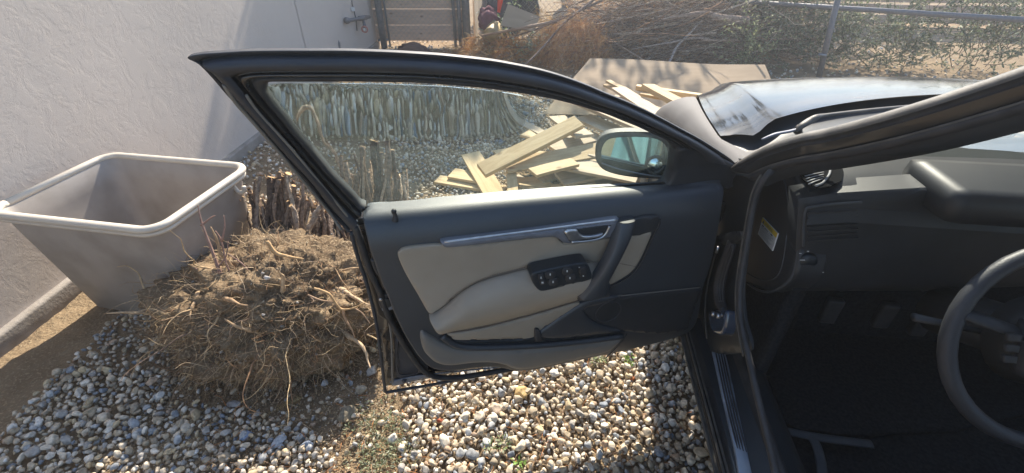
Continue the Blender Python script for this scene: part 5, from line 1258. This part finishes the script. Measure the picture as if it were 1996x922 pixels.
# upright bare rootlets at the far left in front of the bin
for pts in ([(440, 560), (425, 520), (410, 480), (392, 430), (386, 400)], [(392, 440), (410, 425), (420, 420)], [(425, 520), (440, 500), (445, 470)], [(455, 545), (440, 510), (432, 470), (420, 450)], [(432, 470), (438, 445), (436, 420)], [(470, 560), (450, 540), (420, 530), (385, 528)], [(430, 548), (400, 535), (380, 522)], [(500, 560), (478, 520), (445, 495)]):
    P = [yp(x, y, 1.30 + .0008 * (560 - y)) for x, y in pts]
    mk_tube_part('root', smooth_path(P, 4), [.0085 if pts[0] == (440, 560) else .004, .005 if pts[0] == (440, 560) else .003, .0015], (.30, .19, .15), root_m, st_root, 6, lump=.001)
# hair roots: too many to count
cm = CMB()
for i in range(2300):
    while True:
        d = Vector((random.gauss(0, 1), random.gauss(-.5, 1), random.gauss(.1, .8))).normalized()
        if d.y < .5: break
    r0 = random.uniform(.0007, .0018); V, Fs = tube(root_path(d, random.uniform(.03, .15), .3, .9, 4), [r0, r0 * .3], 3, cap=False); cm.add(V, Fs, random.choice(ROOTC + [(.55, .42, .28), (.60, .46, .30), (.50, .38, .24)]))
cm.build('hair_roots', root_m, st_root)['kind'] = 'stuff'
# crumbs and pebbles stuck to the ball
n = 2600; P = []
for i in range(n):
    d = Vector((random.gauss(0, 1), random.gauss(-.4, 1), random.gauss(.1, .8))); P.append(tuple(clod_pt(d, 1.0)))
o = scatter('soil_lumps', np.array(P), np.clip(rng.lognormal(math.log(.0042), .5, n), .0018, .016), rock1, pal=SP * .75, pw=np.array([.3, .3, .2, .15, .05]), mat=root_m, tilt=1.5, parent=st_root)
for (x, y, s_) in ((520, 541, .012), (513, 613, .007), (512, 532, .006)):
    p = yp(x, y, 1.12); V = rock2[0][3] * s_ * np.array([1, 1, 1.4]) + np.array(p); mk('white_pebble', V, rock2[1], stone_m, st_root, cols=colarr(len(V), (.55, .5, .45)))
# cut stems
BK = [(.17, .115, .08), (.23, .165, .12), (.11, .075, .055), (.29, .215, .155)]
def stem(base, tip, r0, r1, parent, bend=.03, side=None, c=None):
    base, tip = Vector(base), Vector(tip); P = []
    j = Vector((random.uniform(-1, 1), random.uniform(-1, 1), 0)) * bend
    for t in np.linspace(0, 1, 7): P.append(base.lerp(tip, t) + j * math.sin(t * math.pi) + Vector((random.gauss(0, 1), random.gauss(0, 1), 0)) * .004)
    P = smooth_path(P, 4); n = len(P); rad = [(r0 + (r1 - r0) * i / (n - 1)) * (1 + .16 * random.uniform(-1, 1)) for i in range(n)]
    rad[-1] *= 1.05
    V, Fs = tube(P, rad, 14, 1.0); sd_ = random.uniform(0, 50); m_ = 14
    V = [P[i // m_] + (v - P[i // m_]) * (.78 + .42 * mnoise.noise(Vector((math.cos((i % m_) * .4488) * 1.8, math.sin((i % m_) * .4488) * 1.8, i // m_ * .16 + sd_))) + .16 * mnoise.noise(Vector(((i % m_) * 2.3, i // m_ * .5, sd_)))) for i, v in enumerate(V)]
    o = mk('stem', V, Fs, bark_m, parent, cols=colarr(len(V), c or random.choice(BK)))
    d = (P[-1] - P[-3]).normalized(); s_ = d.cross(X_).normalized(); t_ = d.cross(s_)
    V = [P[-1] + d * .004]; m = 10; tilt = (X_ * random.uniform(-.3, .3) + Y_ * random.uniform(-.3, .3))
    for k in range(m): a = k * 2 * math.pi / m; q = (s_ * math.cos(a) + t_ * math.sin(a)) * r1 * .95; V.append(P[-1] + q + d * (.004 + q.dot(tilt)))
    mk('cut_end', V, [[0, 1 + k, 1 + (k + 1) % m] for k in range(m)], root_m, o, False, cols=colarr(len(V), (.52, .34, .17)))
    return o
def fray(parent, tip, n=14, ln=.03, r=.02):
    cm = CMB()
    for i in range(n):
        q = tip + Vector((random.gauss(0, r), random.gauss(0, r), random.uniform(-.03, .006))); d = Vector((random.gauss(0, .5), random.gauss(0, .5), 1)).normalized()
        V, Fs = tube([q, q + d * random.uniform(.4, 1) * ln], [.0028, .0008], 4); cm.add(V, Fs, random.choice([(.50, .32, .17), (.60, .42, .25), (.35, .22, .14)]))
    cm.build('torn_fibres', root_m, parent)['kind'] = 'stuff'
for (bx, by, tx, ty, r0, r1) in ((505, 470, 491, 382, .026, .022), (520, 470, 531, 346, .022, .018), (545, 470, 543, 346, .024, .022), (560, 468, 562, 340, .020, .014), (570, 465, 581, 383, .022, .018), (535, 462, 515, 420, .022, .02), (600, 462, 600, 392, .026, .018), (620, 470, 613, 400, .03, .02), (590, 470, 572, 430, .026, .022), (640, 480, 640, 415, .03, .02), (560, 470, 548, 400, .02, .012), (500, 490, 505, 430, .02, .016), (528, 475, 522, 400, .02, .016), (575, 470, 590, 400, .018, .014), (650, 490, 655, 430, .024, .02), (515, 480, 498, 405, .02, .018), (585, 470, 580, 425, .028, .024), (553, 470, 553, 430, .03, .026), (625, 480, 632, 430, .022, .018), (538, 480, 533, 425, .022, .02), (607, 470, 590, 430, .02, .018), (570, 470, 566, 412, .024, .018)):
    b_, t_ = yp(bx, by + 35, 1.62), yp(tx, ty, 1.78); stem(b_, t_, r0, r1, st_root); fray(st_root, t_, 12)
for i in range(64):
    x_ = random.uniform(498, 690); yt = 338 + max(0, x_ - 560) * .62 + random.uniform(0, 90); stem(yp(x_ + random.uniform(-8, 14), 520, 1.60), yp(x_ + random.uniform(-22, 8), yt, 1.76 + random.uniform(-.05, .08)), random.uniform(.008, .016), random.uniform(.005, .010), st_root, .03, c=random.choice(BK + [(.34, .25, .17), (.44, .34, .24), (.12, .085, .06)]))
# pale peeling bark slabs between the stems
for (bx, by, tx, ty, r0) in ((612, 480, 628, 400, .018), (560, 480, 569, 400, .014)):
    stem(yp(bx, by, 1.58), yp(tx, ty, 1.66), r0, r0 * .7, st_root, c=(.36, .28, .21))
st2 = thing('uprooted_stump', (-.72, 2.0, 0), 'second uprooted stump of fanned dark stems seen through the lower rear of the window', 'stump')
B2 = Vector((-.66, 1.80, .03))
for (tx, ty, r0) in ((725, 274, .016), (736, 278, .012), (755, 276, .016), (742, 298, .014), (753, 302, .016), (764, 293, .012), (707, 287, .018), (692, 300, .007), (674, 316, .016), (664, 306, .012), (772, 335, .018), (778, 349, .018), (784, 377, .02), (794, 388, .012), (730, 320, .02), (715, 335, .022), (700, 345, .018), (745, 345, .022), (760, 362, .022), (680, 352, .02), (735, 372, .024), (665, 345, .018), (716, 370, .02)):
    t_ = yp(tx, ty, 2.06 + random.uniform(-.05, .06)); b_ = B2 + Vector(((tx - 725) * .0018, random.uniform(-.08, .05), random.uniform(0, .05))); stem(b_, t_, r0 * 1.25, r0 * .85, st2, .015)
for i in range(90):
    tx = random.uniform(652, 792); ty = 300 + abs(tx - 735) * .9 + random.uniform(-22, 60); t_ = yp(tx, min(ty, 400), 2.06 + random.uniform(-.12, .08)); stem(B2 + Vector(((tx - 725) * .0016 + random.gauss(0, .02), random.uniform(-.12, .06), random.uniform(0, .06))), t_, random.uniform(.007, .013), random.uniform(.003, .008), st2, .04, c=random.choice([(.34, .24, .16), (.44, .32, .22), (.22, .15, .10), (.54, .41, .29)]))
for i in range(26):
    a = random.uniform(-1.2, 1.3); t_ = B2 + Vector((math.sin(a) * .24, random.uniform(-.05, .25), .34 * math.cos(a) * random.uniform(.5, 1))); stem(B2 + Vector((random.uniform(-.1, .1), 0, 0)), t_, .012, .007, st2)
b2 = CMB(); V = []
for v in V6[:]:
    d = Vector(v); r = clod_r(d, 5); V.append((B2.x + v[0] * .25 * r, B2.y + .03 + v[1] * .22 * r, .02 + v[2] * .17 * r))
mk('soil_ball', np.array(V), F6, clod_m, st2)
P = [yp(x, y, 2.1) for x, y in ((583, 262), (592, 258), (609, 257), (624, 266), (635, 281), (652, 298), (659, 316), (672, 332), (690, 345))]
mk_tube_part('long_twig', smooth_path(P, 4), [.003, .005, .006, .008, .010], (.34, .25, .18), bark_m, st2, 7, lump=.002)
P = [yp(x, y, 2.1) for x, y in ((638, 276), (645, 286), (652, 298))]; mk_tube_part('long_twig', smooth_path(P, 4), [.002, .004], (.34, .25, .18), bark_m, st2, 6)
# leaning heap of loose stems between the stumps, behind the door edge
for i in range(34):
    bx = random.uniform(640, 705); b_ = yp(bx, 560 + random.uniform(-20, 30), 1.55); t_ = yp(bx + random.uniform(-50, -5), 415 + random.uniform(0, 70), 1.75); stem(b_, t_, .016, .01, st_root)

# ================================================================== STORAGE BIN
bn = thing('storage_bin', (-1.45, 1.7, 0), 'taupe plastic storage bin with a pale rolled rim at the left edge', 'bin')
def rrect(c, e1, e2, a, b, r, n=7):
    out = []
    for (sx, sy, a0) in ((1, 1, 0), (-1, 1, 1), (-1, -1, 2), (1, -1, 3)):
        for k in range(n + 1):
            t = (a0 + k / n) * math.pi / 2; out.append(c + e1 * (sx * (a - r) + r * math.cos(t)) + e2 * (sy * (b - r) + r * math.sin(t)))
    return out
E1 = Vector((-.985, .17, 0)); E2 = Vector((-.17, -.985, 0)); BC = Vector((-1.165, 1.835, 0)) + E1 * .36 + E2 * .26
def binwall(name, lev, mat, close=False):
    V = []; Fs = []; m = 32
    for (z, k) in lev: V += [p + Z_ * z for p in rrect(BC, E1, E2, .36 - k, .26 - k, .07 - k * .3)]
    for i in range(len(lev) - 1):
        for j in range(m): a = i * m + j; b = i * m + (j + 1) % m; Fs.append([a, b, b + m, a + m])
    if close: Fs.append([(len(lev) - 1) * m + j for j in range(m)])
    mk(name, V, Fs, mat, bn)
binwall('bin_wall', [(.01, .075), (.02, .065), (.44, .018), (.48, .014), (.53, .012)], bin_m)
binwall('bin_lining', [(.545, .006), (.53, .020), (.44, .026), (.05, .072), (.03, .09)], bin_m, True)
V = []
ringp = [p + Z_ * .545 for p in rrect(BC, E1, E2, .36, .26, .07)]; ringp.append(ringp[0])
mk('bin_rim', *tube(ringp, .017, 10, .8), rim_m, bn)
mk('bin_rim_skirt', *tube([p - Z_ * .022 for p in ringp], .010, 8), rim_m, bn)
lc = yp(470, 366, 1.74); mk('bin_latch', *tube(smooth_path([lc + Vector((-.03, 0, .01)), lc + Vector((-.01, -.01, -.015)), lc + Vector((.015, -.01, -.01)), lc + Vector((.02, -.01, .012))], 4), .009, 8), rim_m, bn)
crumple('dark_plastic_scrap', 463, 488, 1.62, .045, .03, .03, darkjunk, 'scrap of black plastic between the bin and the root ball', 'plastic')

# ================================================================== DRIED BRUSH, SHRUBS, WEEDS
def frond_template(nl=22, spread=.16, curl=.25, wd=.012):
    V = []; Fs = []
    for i in range(nl):
        t = (i + 1) / nl; c = np.array([t, 0, -curl * t * t]); L = spread * (1 - .75 * t) + .03
        for sgn in (-1, 1):
            a = .75 + .25 * random.random(); tip = c + np.array([math.cos(a) * L, sgn * math.sin(a) * L, random.uniform(-.03, .03)])
            b = len(V); V += [c + np.array([0, 0, wd * .2]), tip, c + np.array([wd * 1.6, 0, 0]), (c + tip) / 2 + np.array([0, -sgn * wd, wd])]; Fs += [[b, b + 3, b + 1], [b, b + 1, b + 2]]
    b = len(V); V += [np.array([0, -wd * .4, 0]), np.array([0, wd * .4, 0]), np.array([1, 0, -curl])]; Fs.append([b, b + 1, b + 2])
    return np.array(V), np.array(Fs)
def basis(D, up):
    D = D / np.linalg.norm(D, axis=1)[:, None]; S = np.cross(up, D); S /= np.linalg.norm(S, axis=1)[:, None] + 1e-9; U = np.cross(D, S); return np.stack([D, S, U], -1)
def instance_mesh(name, temps, P, D, size, pal, pw, mat, parent=None, bright=.2, label=None, cat=None, kind=None):
    n = len(P); up = rng.normal(size=(n, 3)) * .6 + np.array([0, 0, 1.0]); B = basis(D, up); which = rng.integers(0, len(temps), n); T = np.stack([t[0] for t in temps])[which]; F0 = temps[0][1]; nv = T.shape[1]
    V = np.einsum('nij,nvj->nvi', B, T) * np.asarray(size)[:, None, None] + P[:, None, :]; Fs = (F0[None] + (np.arange(n) * nv)[:, None, None]).reshape(-1, 3)
    c = np.array(pal)[rng.choice(len(pal), n, p=np.array(pw) / sum(pw))] * rng.uniform(1 - bright, 1 + bright, (n, 1)); cols = np.repeat(np.concatenate([c, np.ones((n, 1))], 1), nv, 0)
    o = mk(name, V.reshape(-1, 3), Fs, mat, parent, False, origin=(0, 0, 0) if parent is None else None, cols=cols); return setp(o, label, cat, kind=kind)
FT = [frond_template(20, random.uniform(.12, .2), random.uniform(.05, .4)) for _ in range(6)]
DRY = [(.58, .31, .10), (.48, .22, .07), (.64, .42, .18), (.36, .18, .07), (.68, .52, .32), (.24, .13, .07)]; DPW = [.28, .22, .18, .14, .10, .08]
def heap(n, c, rad, flow, jitter=.6, zmin=.02):
    """points through a low heap, with directions that follow the flow and droop at the surface"""
    q = rng.normal(size=(n, 3)); q /= np.linalg.norm(q, axis=1)[:, None]; r = rng.uniform(.45, 1, (n, 1)) ** .5; q = q * r; q[:, 2] = np.abs(q[:, 2])
    lum = 1 + .25 * np.array([mnoise.noise(Vector(a) * 2.3 + Vector(c)) for a in q])[:, None]
    P = np.array(c) + q * np.array(rad) * lum; P[:, 2] = np.maximum(P[:, 2], zmin)
    D = np.array(flow)[None] + rng.normal(size=(n, 3)) * jitter + q * np.array([.2, .5, -.2]); return P, D
dp = thing('dried_conifer_cuttings', (.1, 6.0, 0), 'heap of orange brown dried conifer cuttings in front of the steel posts', 'brush heap')
for (n, c, rad, flow, nmz) in ((1700, (-.05, 6.05, 0), (.85, .40, .24), (-1, -.3, .1), 'dry_foliage'), (900, (.62, 5.75, .0), (.42, .30, .42), (-.5, -.8, -.2), 'dry_foliage')):
    P, D_ = heap(n, c, rad, flow, .8); instance_mesh(nmz, FT, P, D_, rng.uniform(.06, .15, n), DRY, DPW, dry_m, dp)['kind'] = 'stuff'
dp2 = thing('hanging_dry_branch', (.95, 5.5, 0), 'drooping clump of tan dried foliage hanging over the end of the cardboard sheet', 'brush heap')
P, D_ = heap(2000, (.75, 5.62, .05), (.46, .34, .52), (-.45, -.75, -.4), .7); instance_mesh('dry_foliage', FT, P, D_, rng.uniform(.06, .15, 2000), [(.54, .28, .11), (.60, .38, .18), (.40, .19, .08), (.68, .50, .32), (.28, .15, .09)], [.3, .25, .2, .12, .13], dry_m, dp2)['kind'] = 'stuff'
P, D_ = heap(260, (1.05, 6.9, .25), (.35, .3, .5), (.6, -.4, .3)); instance_mesh('dry_foliage', FT, P, D_, rng.uniform(.12, .22, 260), DRY, DPW, dry_m, dp)['kind'] = 'stuff'
P, D_ = heap(160, (.42, 6.25, .18), (.30, .12, .26), (-.8, -.4, .5)); instance_mesh('dry_foliage', FT, P, D_, rng.uniform(.12, .2, 160), [(.55, .36, .12), (.48, .28, .09)], [1, 1], dry_m, dp)['kind'] = 'stuff'
# the pile of bare branches
bp_ = thing('branch_pile', (2.0, 6.2, 0), 'tangled pile of grey brown bare branches heaped against the fence', 'branch pile')
GR = [(.33, .245, .18), (.42, .33, .25), (.24, .17, .12), (.52, .43, .33), (.32, .20, .12)]
def branch_path(c, rad, ln, dirv, n=6, wig=.25):
    p = Vector(c) + Vector((random.gauss(0, .45) * rad[0], random.gauss(0, .45) * rad[1], abs(random.gauss(0, .5)) * rad[2])); d = (Vector(dirv) + Vector((random.gauss(0, 1), random.gauss(0, 1), random.gauss(0, .7))) * .33).normalized()
    if random.random() < .5: d = -d
    P = [p - d * ln / 2]
    for i in range(n): d = (d + Vector((random.gauss(0, 1), random.gauss(0, 1), random.gauss(0, 1))) * wig * .4).normalized(); q = P[-1] + d * ln / n; q.z = max(q.z, .02); P.append(q)
    return P
for i in range(190):
    P = branch_path((2.1, 6.05, .05), (1.25, .5, .6), random.uniform(.7, 1.9), (1, -.12, .10)); r0 = random.uniform(.005, .016)
    mk_tube_part('branch', smooth_path(P, 2), [r0, r0 * .75, r0 * .3], random.choice(GR), bark_m, bp_, 6, lump=.003)
cm = CMB()
for i in range(7000):
    P = branch_path((2.1, 6.05, .05), (1.3, .55, .65), random.uniform(.2, .7), (1, -.1, .15), 4, .5); r0 = random.uniform(.002, .0058); V, Fs = tube(P, [r0, r0 * .4], 3, cap=False); cm.add(V, Fs, random.choice(GR + [(.50, .42, .34), (.12, .08, .06), (.10, .07, .05), (.36, .20, .11)]))
cm.build('twigs', bark_m, bp_)['kind'] = 'stuff'
P, D_ = heap(1700, (1.9, 6.0, 0), (1.4, .55, .75), (-.8, -.3, -.2)); instance_mesh('dry_foliage', FT, P, D_, rng.uniform(.05, .13, 1700), [(.44, .20, .07), (.52, .28, .10), (.26, .13, .07), (.58, .38, .18)], [.35, .3, .2, .15], dry_m, bp_)['kind'] = 'stuff'
P, D_ = heap(60, (2.95, 5.85, .05), (.2, .1, .14), (-.5, -.5, .5)); instance_mesh('dry_foliage', FT, P, D_, rng.uniform(.10, .18, 60), [(.55, .33, .10)], [1], dry_m, bp_)['kind'] = 'stuff'
def named_branch(pts, rad, label, c, Y=5.6, cat='branch', name='branch'):
    P = [yp(p[0], p[1], p[2] if len(p) > 2 else Y) for p in pts]; V, Fs = tube(smooth_path(P, 5), rad, 9)
    V = [v + Vector((mnoise.noise(v * 30), 0, mnoise.noise(v * 30 + X_))) * .004 for v in V]; return setp(mk(name, V, Fs, bark_m, None, cols=colarr(len(V), c)), label, cat)
named_branch([(1290, 38), (1340, 30), (1371, 27), (1400, 34), (1430, 38), (1459, 42)], [.012, .025, .034, .040, .046, .048], 'thick sawn limb lying across the top of the branch pile towards the shrub', (.30, .22, .165), 5.5, 'branch', 'sawn_limb')
named_branch([(1275, 172, 5.1), (1300, 130, 5.3), (1320, 90, 5.45), (1345, 65, 5.5), (1370, 36, 5.5)], [.010, .014, .014, .011, .008], 'grey forked branch leaning from the pile down onto the cardboard', (.42, .37, .33))
named_branch([(1020, 130, 5.1), (1060, 90, 5.4), (1100, 45, 5.7), (1150, 5, 6.0), (1190, -30, 6.3)], [.006, .012, .016, .018], 'long thin dark branch rising from the dry foliage to the upper right', (.20, .15, .12))
named_branch([(990, 75, 5.9), (1050, 55, 5.9), (1110, 30, 6.0), (1175, 0, 6.0)], [.006, .010, .014, .016], 'second long branch rising beside the brown stick', (.24, .18, .14), 5.9)
named_branch([(1420, 82, 5.5), (1360, 74, 5.5), (1300, 84, 5.5), (1230, 96, 5.5)], [.008, .012, .010, .005], 'smooth pale twig lying level low on the branch pile', (.40, .33, .28))
# leafy shrub over the fence
def leaf_template(w=.42, cup=.15): 
    V = np.array([(0, 0, 0), (.35, w * .5, cup * .3), (.35, -w * .5, cup * .3), (.75, w * .35, 0), (.75, -w * .35, 0), (1, 0, -cup)]); Fs = np.array([(0, 2, 1), (1, 2, 4), (1, 4, 3), (3, 4, 5)]); return V, Fs
LT = [leaf_template(random.uniform(.3, .5), random.uniform(0, .3)) for _ in range(5)]
GREEN = [(.13, .16, .085), (.19, .22, .125), (.26, .28, .18), (.09, .115, .06), (.34, .35, .25), (.22, .20, .10)]; GPW = [.26, .26, .18, .14, .10, .06]
def shrub(name, label, blobs, nst, leaf, pal=GREEN, pw=GPW, ln=(.5, 1.1), cat='shrub'):
    x, y = blobs[0][0][0], blobs[0][0][1]; t = thing(name, (x, y, 0), label, cat); PP = []; DD = []; cm = CMB()
    for (c, rad, n) in blobs:
        for i in range(n):
            p0 = Vector((c[0] + random.gauss(0, .4) * rad[0], c[1] + random.gauss(0, .4) * rad[1], c[2] + random.uniform(-.5, .3) * rad[2])); d = Vector((random.gauss(0, .7), random.gauss(-.2, .6), random.uniform(.2, 1.2))).normalized(); L = random.uniform(*ln) * rad[2]; P = [p0]
            for k in range(6): d = (d + Vector((random.gauss(0, .22), random.gauss(0, .22), random.gauss(-.05, .15)))).normalized(); P.append(P[-1] + d * L / 6)
            if min(q.z for q in P) < .01: P = [Vector((q.x, q.y, max(q.z, .01))) for q in P]
            V, Fs = tube(P, [.004, .0015], 4, cap=False); cm.add(V, Fs, random.choice([(.22, .19, .12), (.16, .13, .09)]))
            for k in range(nst):
                u = random.uniform(.1, 1) * 5.99; q = P[int(u)].lerp(P[int(u) + 1], u % 1); PP.append(tuple(q + Vector((random.gauss(0, .008), random.gauss(0, .008), 0)))); dd = (P[int(u) + 1] - P[int(u)]).normalized() + Vector((random.gauss(0, 1), random.gauss(0, 1), random.gauss(.1, .7))); DD.append(tuple(dd))
    cm.build('stems', bark_m, t)['kind'] = 'stuff'; n = len(PP)
    instance_mesh('foliage', LT, np.array(PP), np.array(DD), rng.uniform(leaf * .6, leaf * 1.3, n), pal, pw, leaf_m, t, .25)['kind'] = 'stuff'; return t
random.seed(5)
shrub('leafy_shrub', 'sprawling grey green shrub growing through the wire fence beside the branch pile', [((3.0, 6.1, .45), (.40, .3, .55), 90), ((3.1, 5.75, .35), (.5, .3, .6), 120), ((3.7, 5.6, .35), (.5, .3, .6), 110), ((3.3, 5.9, .8), (.7, .3, .5), 90)], 30, .040)
shrub('leafy_shrub', 'green shrub continuing along the wire fence beyond the car hood at far right', [((4.4, 5.5, .35), (.5, .3, .7), 110), ((5.3, 5.4, .4), (.6, .3, .8), 120), ((4.8, 5.7, .9), (.8, .3, .5), 80)], 28, .042)
shrub('yellow_green_shrub', 'paler yellow green bush in front of the shrub near the sawn limb', [((2.62, 5.35, .25), (.22, .16, .45), 60)], 30, .032, [(.30, .33, .16), (.38, .40, .22), (.22, .26, .12)], [1, 1, 1])
PALE = [(.42, .48, .36), (.34, .42, .26), (.52, .56, .46), (.26, .36, .16)]
shrub('pale_weed', 'pale green leafy weeds growing through the wire mesh beside the steel posts', [((-.12, 6.4, .15), (.22, .15, .35), 26)], 16, .055, PALE, [1, 1, 1, 1], cat='weeds')
shrub('pale_weed', 'pale green weeds in front of the tilted cardboard piece', [((.35, 5.95, .12), (.35, .12, .30), 30)], 14, .055, PALE, [1, 1, 1, 1], cat='weeds')
shrub('green_vine', 'bright green vine on the wire mesh above the tilted cardboard piece', [((.25, 6.62, .65), (.3, .06, .4), 40)], 16, .05, [(.22, .34, .10), (.34, .46, .18), (.44, .52, .3)], [1, 1, 1], cat='vine')
# tree beyond the fence: its crown is above the picture, its shade falls on the gravel behind the door
def tree(name, label, base, top, blobs, nleaf, size=.09):
    t = thing(name, base, label, 'tree'); b0, t0 = Vector(base), Vector(top)
    P = [b0.lerp(t0, k / 6) + Vector((random.gauss(0, .05), random.gauss(0, .05), 0)) * (k > 0) for k in range(7)]; mk_tube_part('trunk', smooth_path(P, 3), [.12, .10, .07], (.20, .16, .13), bark_m, t, 10, lump=.01)
    PP = []; DD = []
    for (c, rad, *cnt) in blobs:
        nl_ = cnt[0] if cnt else nleaf
        c = Vector(c); L = [t0.lerp(c, k / 4) + Vector((0, 0, .1 * math.sin(k / 4 * math.pi))) for k in range(5)]; mk_tube_part('limb', smooth_path(L, 3), [.05, .02], (.20, .16, .13), bark_m, t, 8)
        q = rng.normal(size=(nl_, 3)); q /= np.linalg.norm(q, axis=1)[:, None]; q *= rng.uniform(.1, 1, (nl_, 1)) ** .4; PP.append(np.array(c) + q * np.array(rad)); DD.append(rng.normal(size=(nl_, 3)))
    PP = np.concatenate(PP); DD = np.concatenate(DD); instance_mesh('crown', LT, PP, DD, rng.uniform(size * .6, size * 1.3, len(PP)), GREEN, GPW, leaf_m, t, .25)['kind'] = 'stuff'
tree('yard_tree', 'tree beyond the back fence whose crown shades the gravel behind the door', (1.1, 9.9, 0), (.7, 9.2, 2.9), [((-1.0, 8.2, 3.9), (.75, .6, .5)), ((-.2, 8.4, 4.1), (.85, .55, .5)), ((.5, 8.7, 4.1), (.6, .5, .5)), ((.2, 9.4, 4.7), (.9, .6, .5)), ((-.6, 9.6, 4.4), (.9, .5, .5)), ((1.9, 9.6, 4.3), (.85, .6, .5), 300)], 2600, .13)
tree('street_tree', 'sparser tree far beyond the fence, reflected in the car hood', (4.6, 14.5, 0), (4.5, 14.3, 3.2), [((3.6, 14, 5.6), (.8, .6, 1.0)), ((5.0, 14.2, 6.2), (.9, .6, .9)), ((6.4, 14, 5.2), (.8, .6, .8)), ((4.4, 14.1, 4.2), (1.0, .5, .5)), ((2.6, 14.1, 4.6), (.6, .5, .5))], 420, .24)
# low weeds in the gravel
def weed(px, py, s, label, pal=PALE, n=14, name='ground_weed', grp='small weeds in the gravel'):
    p = zp(px, py, .015); PP = []; DD = []
    for i in range(n): a = random.uniform(0, 6.28); r = random.uniform(0, s); PP.append((p.x + math.cos(a) * r, p.y + math.sin(a) * r, .012 + random.uniform(0, .02))); DD.append((math.cos(a), math.sin(a), random.uniform(.1, .9)))
    return setp(instance_mesh(name, LT, np.array(PP), np.array(DD), rng.uniform(.008, .018, n), pal, [1] * len(pal), leaf_m, None, .2), label, 'weed', grp)
WG = [(.30, .36, .20), (.42, .46, .32), (.24, .32, .12)]
weed(733, 682, .012, 'pale weed touching the lower rear edge of the door', [(.6, .65, .55)], 16)
weed(728, 633, .008, 'tiny white green weed beside the door edge above the pale weed', [(.65, .7, .62)], 8)
weed(1165, 700, .03, 'patch of fine green weed just under the door pocket', WG, 60)
weed(1225, 705, .02, 'bright green sprig in the sunlit gravel near the car sill', [(.25, .42, .10)], 26)
weed(1105, 705, .02, 'thin weed left of the weed patch under the pocket', WG, 24)
weed(980, 868, .025, 'weed in the gravel beside the cream egg shaped stone', WG, 34)
weed(1010, 905, .018, 'bright weed at the lower middle edge of the gravel', [(.25, .42, .10)], 22)
weed(955, 872, .02, 'faint weed left of the cream stone', WG, 24)
weed(1292, 655, .012, 'green weed in the shade beside the sill', WG, 12)
PP = []; DD = []
for k in range(34):
    a = random.uniform(0, 1); p = zp(712 + 80 * a + random.gauss(0, 16), 785 + 140 * random.random(), .012)
    for i in range(34): an = random.uniform(0, 6.28); r = .035 * math.sqrt(random.random()); PP.append((p.x + math.cos(an) * r, p.y + math.sin(an) * r, random.uniform(.005, .022))); DD.append((math.cos(an), math.sin(an), random.uniform(.1, .9)))
instance_mesh('low_weeds', LT, np.array(PP), np.array(DD), rng.uniform(.006, .015, len(PP)), [(.20, .24, .13), (.30, .33, .2), (.36, .38, .28), (.26, .22, .12)], [1, 1, 1, 1], leaf_m, None, .2, kind='stuff')
# dry leaves and twigs lying about
cm = CMB()
for i in range(800):
    px, py = random.uniform(390, 1340), random.uniform(690, 960) if random.random() < .75 else random.uniform(280, 400); p = zp(px, py, .02); a = random.uniform(0, 6.28); L = random.uniform(.01, .05); d = Vector((math.cos(a), math.sin(a), random.uniform(-.2, .3)))
    V, Fs = tube([p, p + d * L * .5 + Z_ * .003, p + d * L], [.0012, .0008], 4); cm.add(V, Fs, random.choice([(.40, .27, .16), (.5, .38, .24), (.28, .18, .12), (.45, .2, .08)]))
cm.build('dry_litter', root_m, None, origin=(0, 0, 0))['kind'] = 'stuff'
n = 420; PP = []; 
for i in range(n): p = zp(random.uniform(390, 1330), random.uniform(690, 950), random.uniform(.018, .028)); PP.append(tuple(p))
instance_mesh('dry_leaves', LT, np.array(PP), rng.normal(size=(n, 3)) * np.array([1, 1, .25]), rng.uniform(.006, .018, n), [(.30, .17, .08), (.40, .27, .14), (.20, .12, .07), (.46, .22, .08)], [1, 1, 1, .5], leaf_m, None, .2, kind='stuff')
dfr = thing('dry_fern_sprig', zp(555, 790), 'small flattened tan conifer sprig lying on the shaded soil', 'sprig')
q = zp(590, 775, .02); q2 = zp(530, 800, .02)
instance_mesh('sprig', FT, np.array([tuple(q), tuple(q)]), np.array([tuple(q2 - q), tuple(q2 - q + Vector((0, .02, 0)))]), np.array([.12, .10]), [(.50, .38, .18)], [1], dry_m, dfr)

def draped():  # cloth and crate added out of view so the mirror has something to reflect
    t = thing('mirror_prop_cloth', (.23, -.8, 0), 'pale teal cloth over a crate, added behind the camera for the mirror to reflect', 'cloth'); n = 26; V = []; Fs = []
    for i in range(n + 1):
        for j in range(n + 1):
            a = i / n; h = j / n; wv = .02 * math.sin(a * 22 + h * 3) * (1 - h * .5) + .02 * mnoise.noise(Vector((a * 3, h * 3, 2)))
            V.append(Vector((.23 + (a - .5) * (.56 - .26 * h), -.80 - .10 * h + wv - .12 * (abs(a - .5) * 2) ** 2, .02 + .84 * h)))
    for i in range(n):
        for j in range(n): q = i * (n + 1) + j; Fs.append([q, q + n + 1, q + n + 2, q + 1])
    mk('drape', V, Fs, tealcloth, t); mk('crate', *boxv((.23, -1.04, .42), X_, Y_, Z_, .13, .10, .41, .01), pine_w, t)
    mk('strap', *tube(smooth_path([Vector((.10, -.86, .72)), Vector((.2, -.79, .52)), Vector((.3, -.77, .34)), Vector((.36, -.78, .05))], 5), .022, 6, .2), rubber, t)
draped()
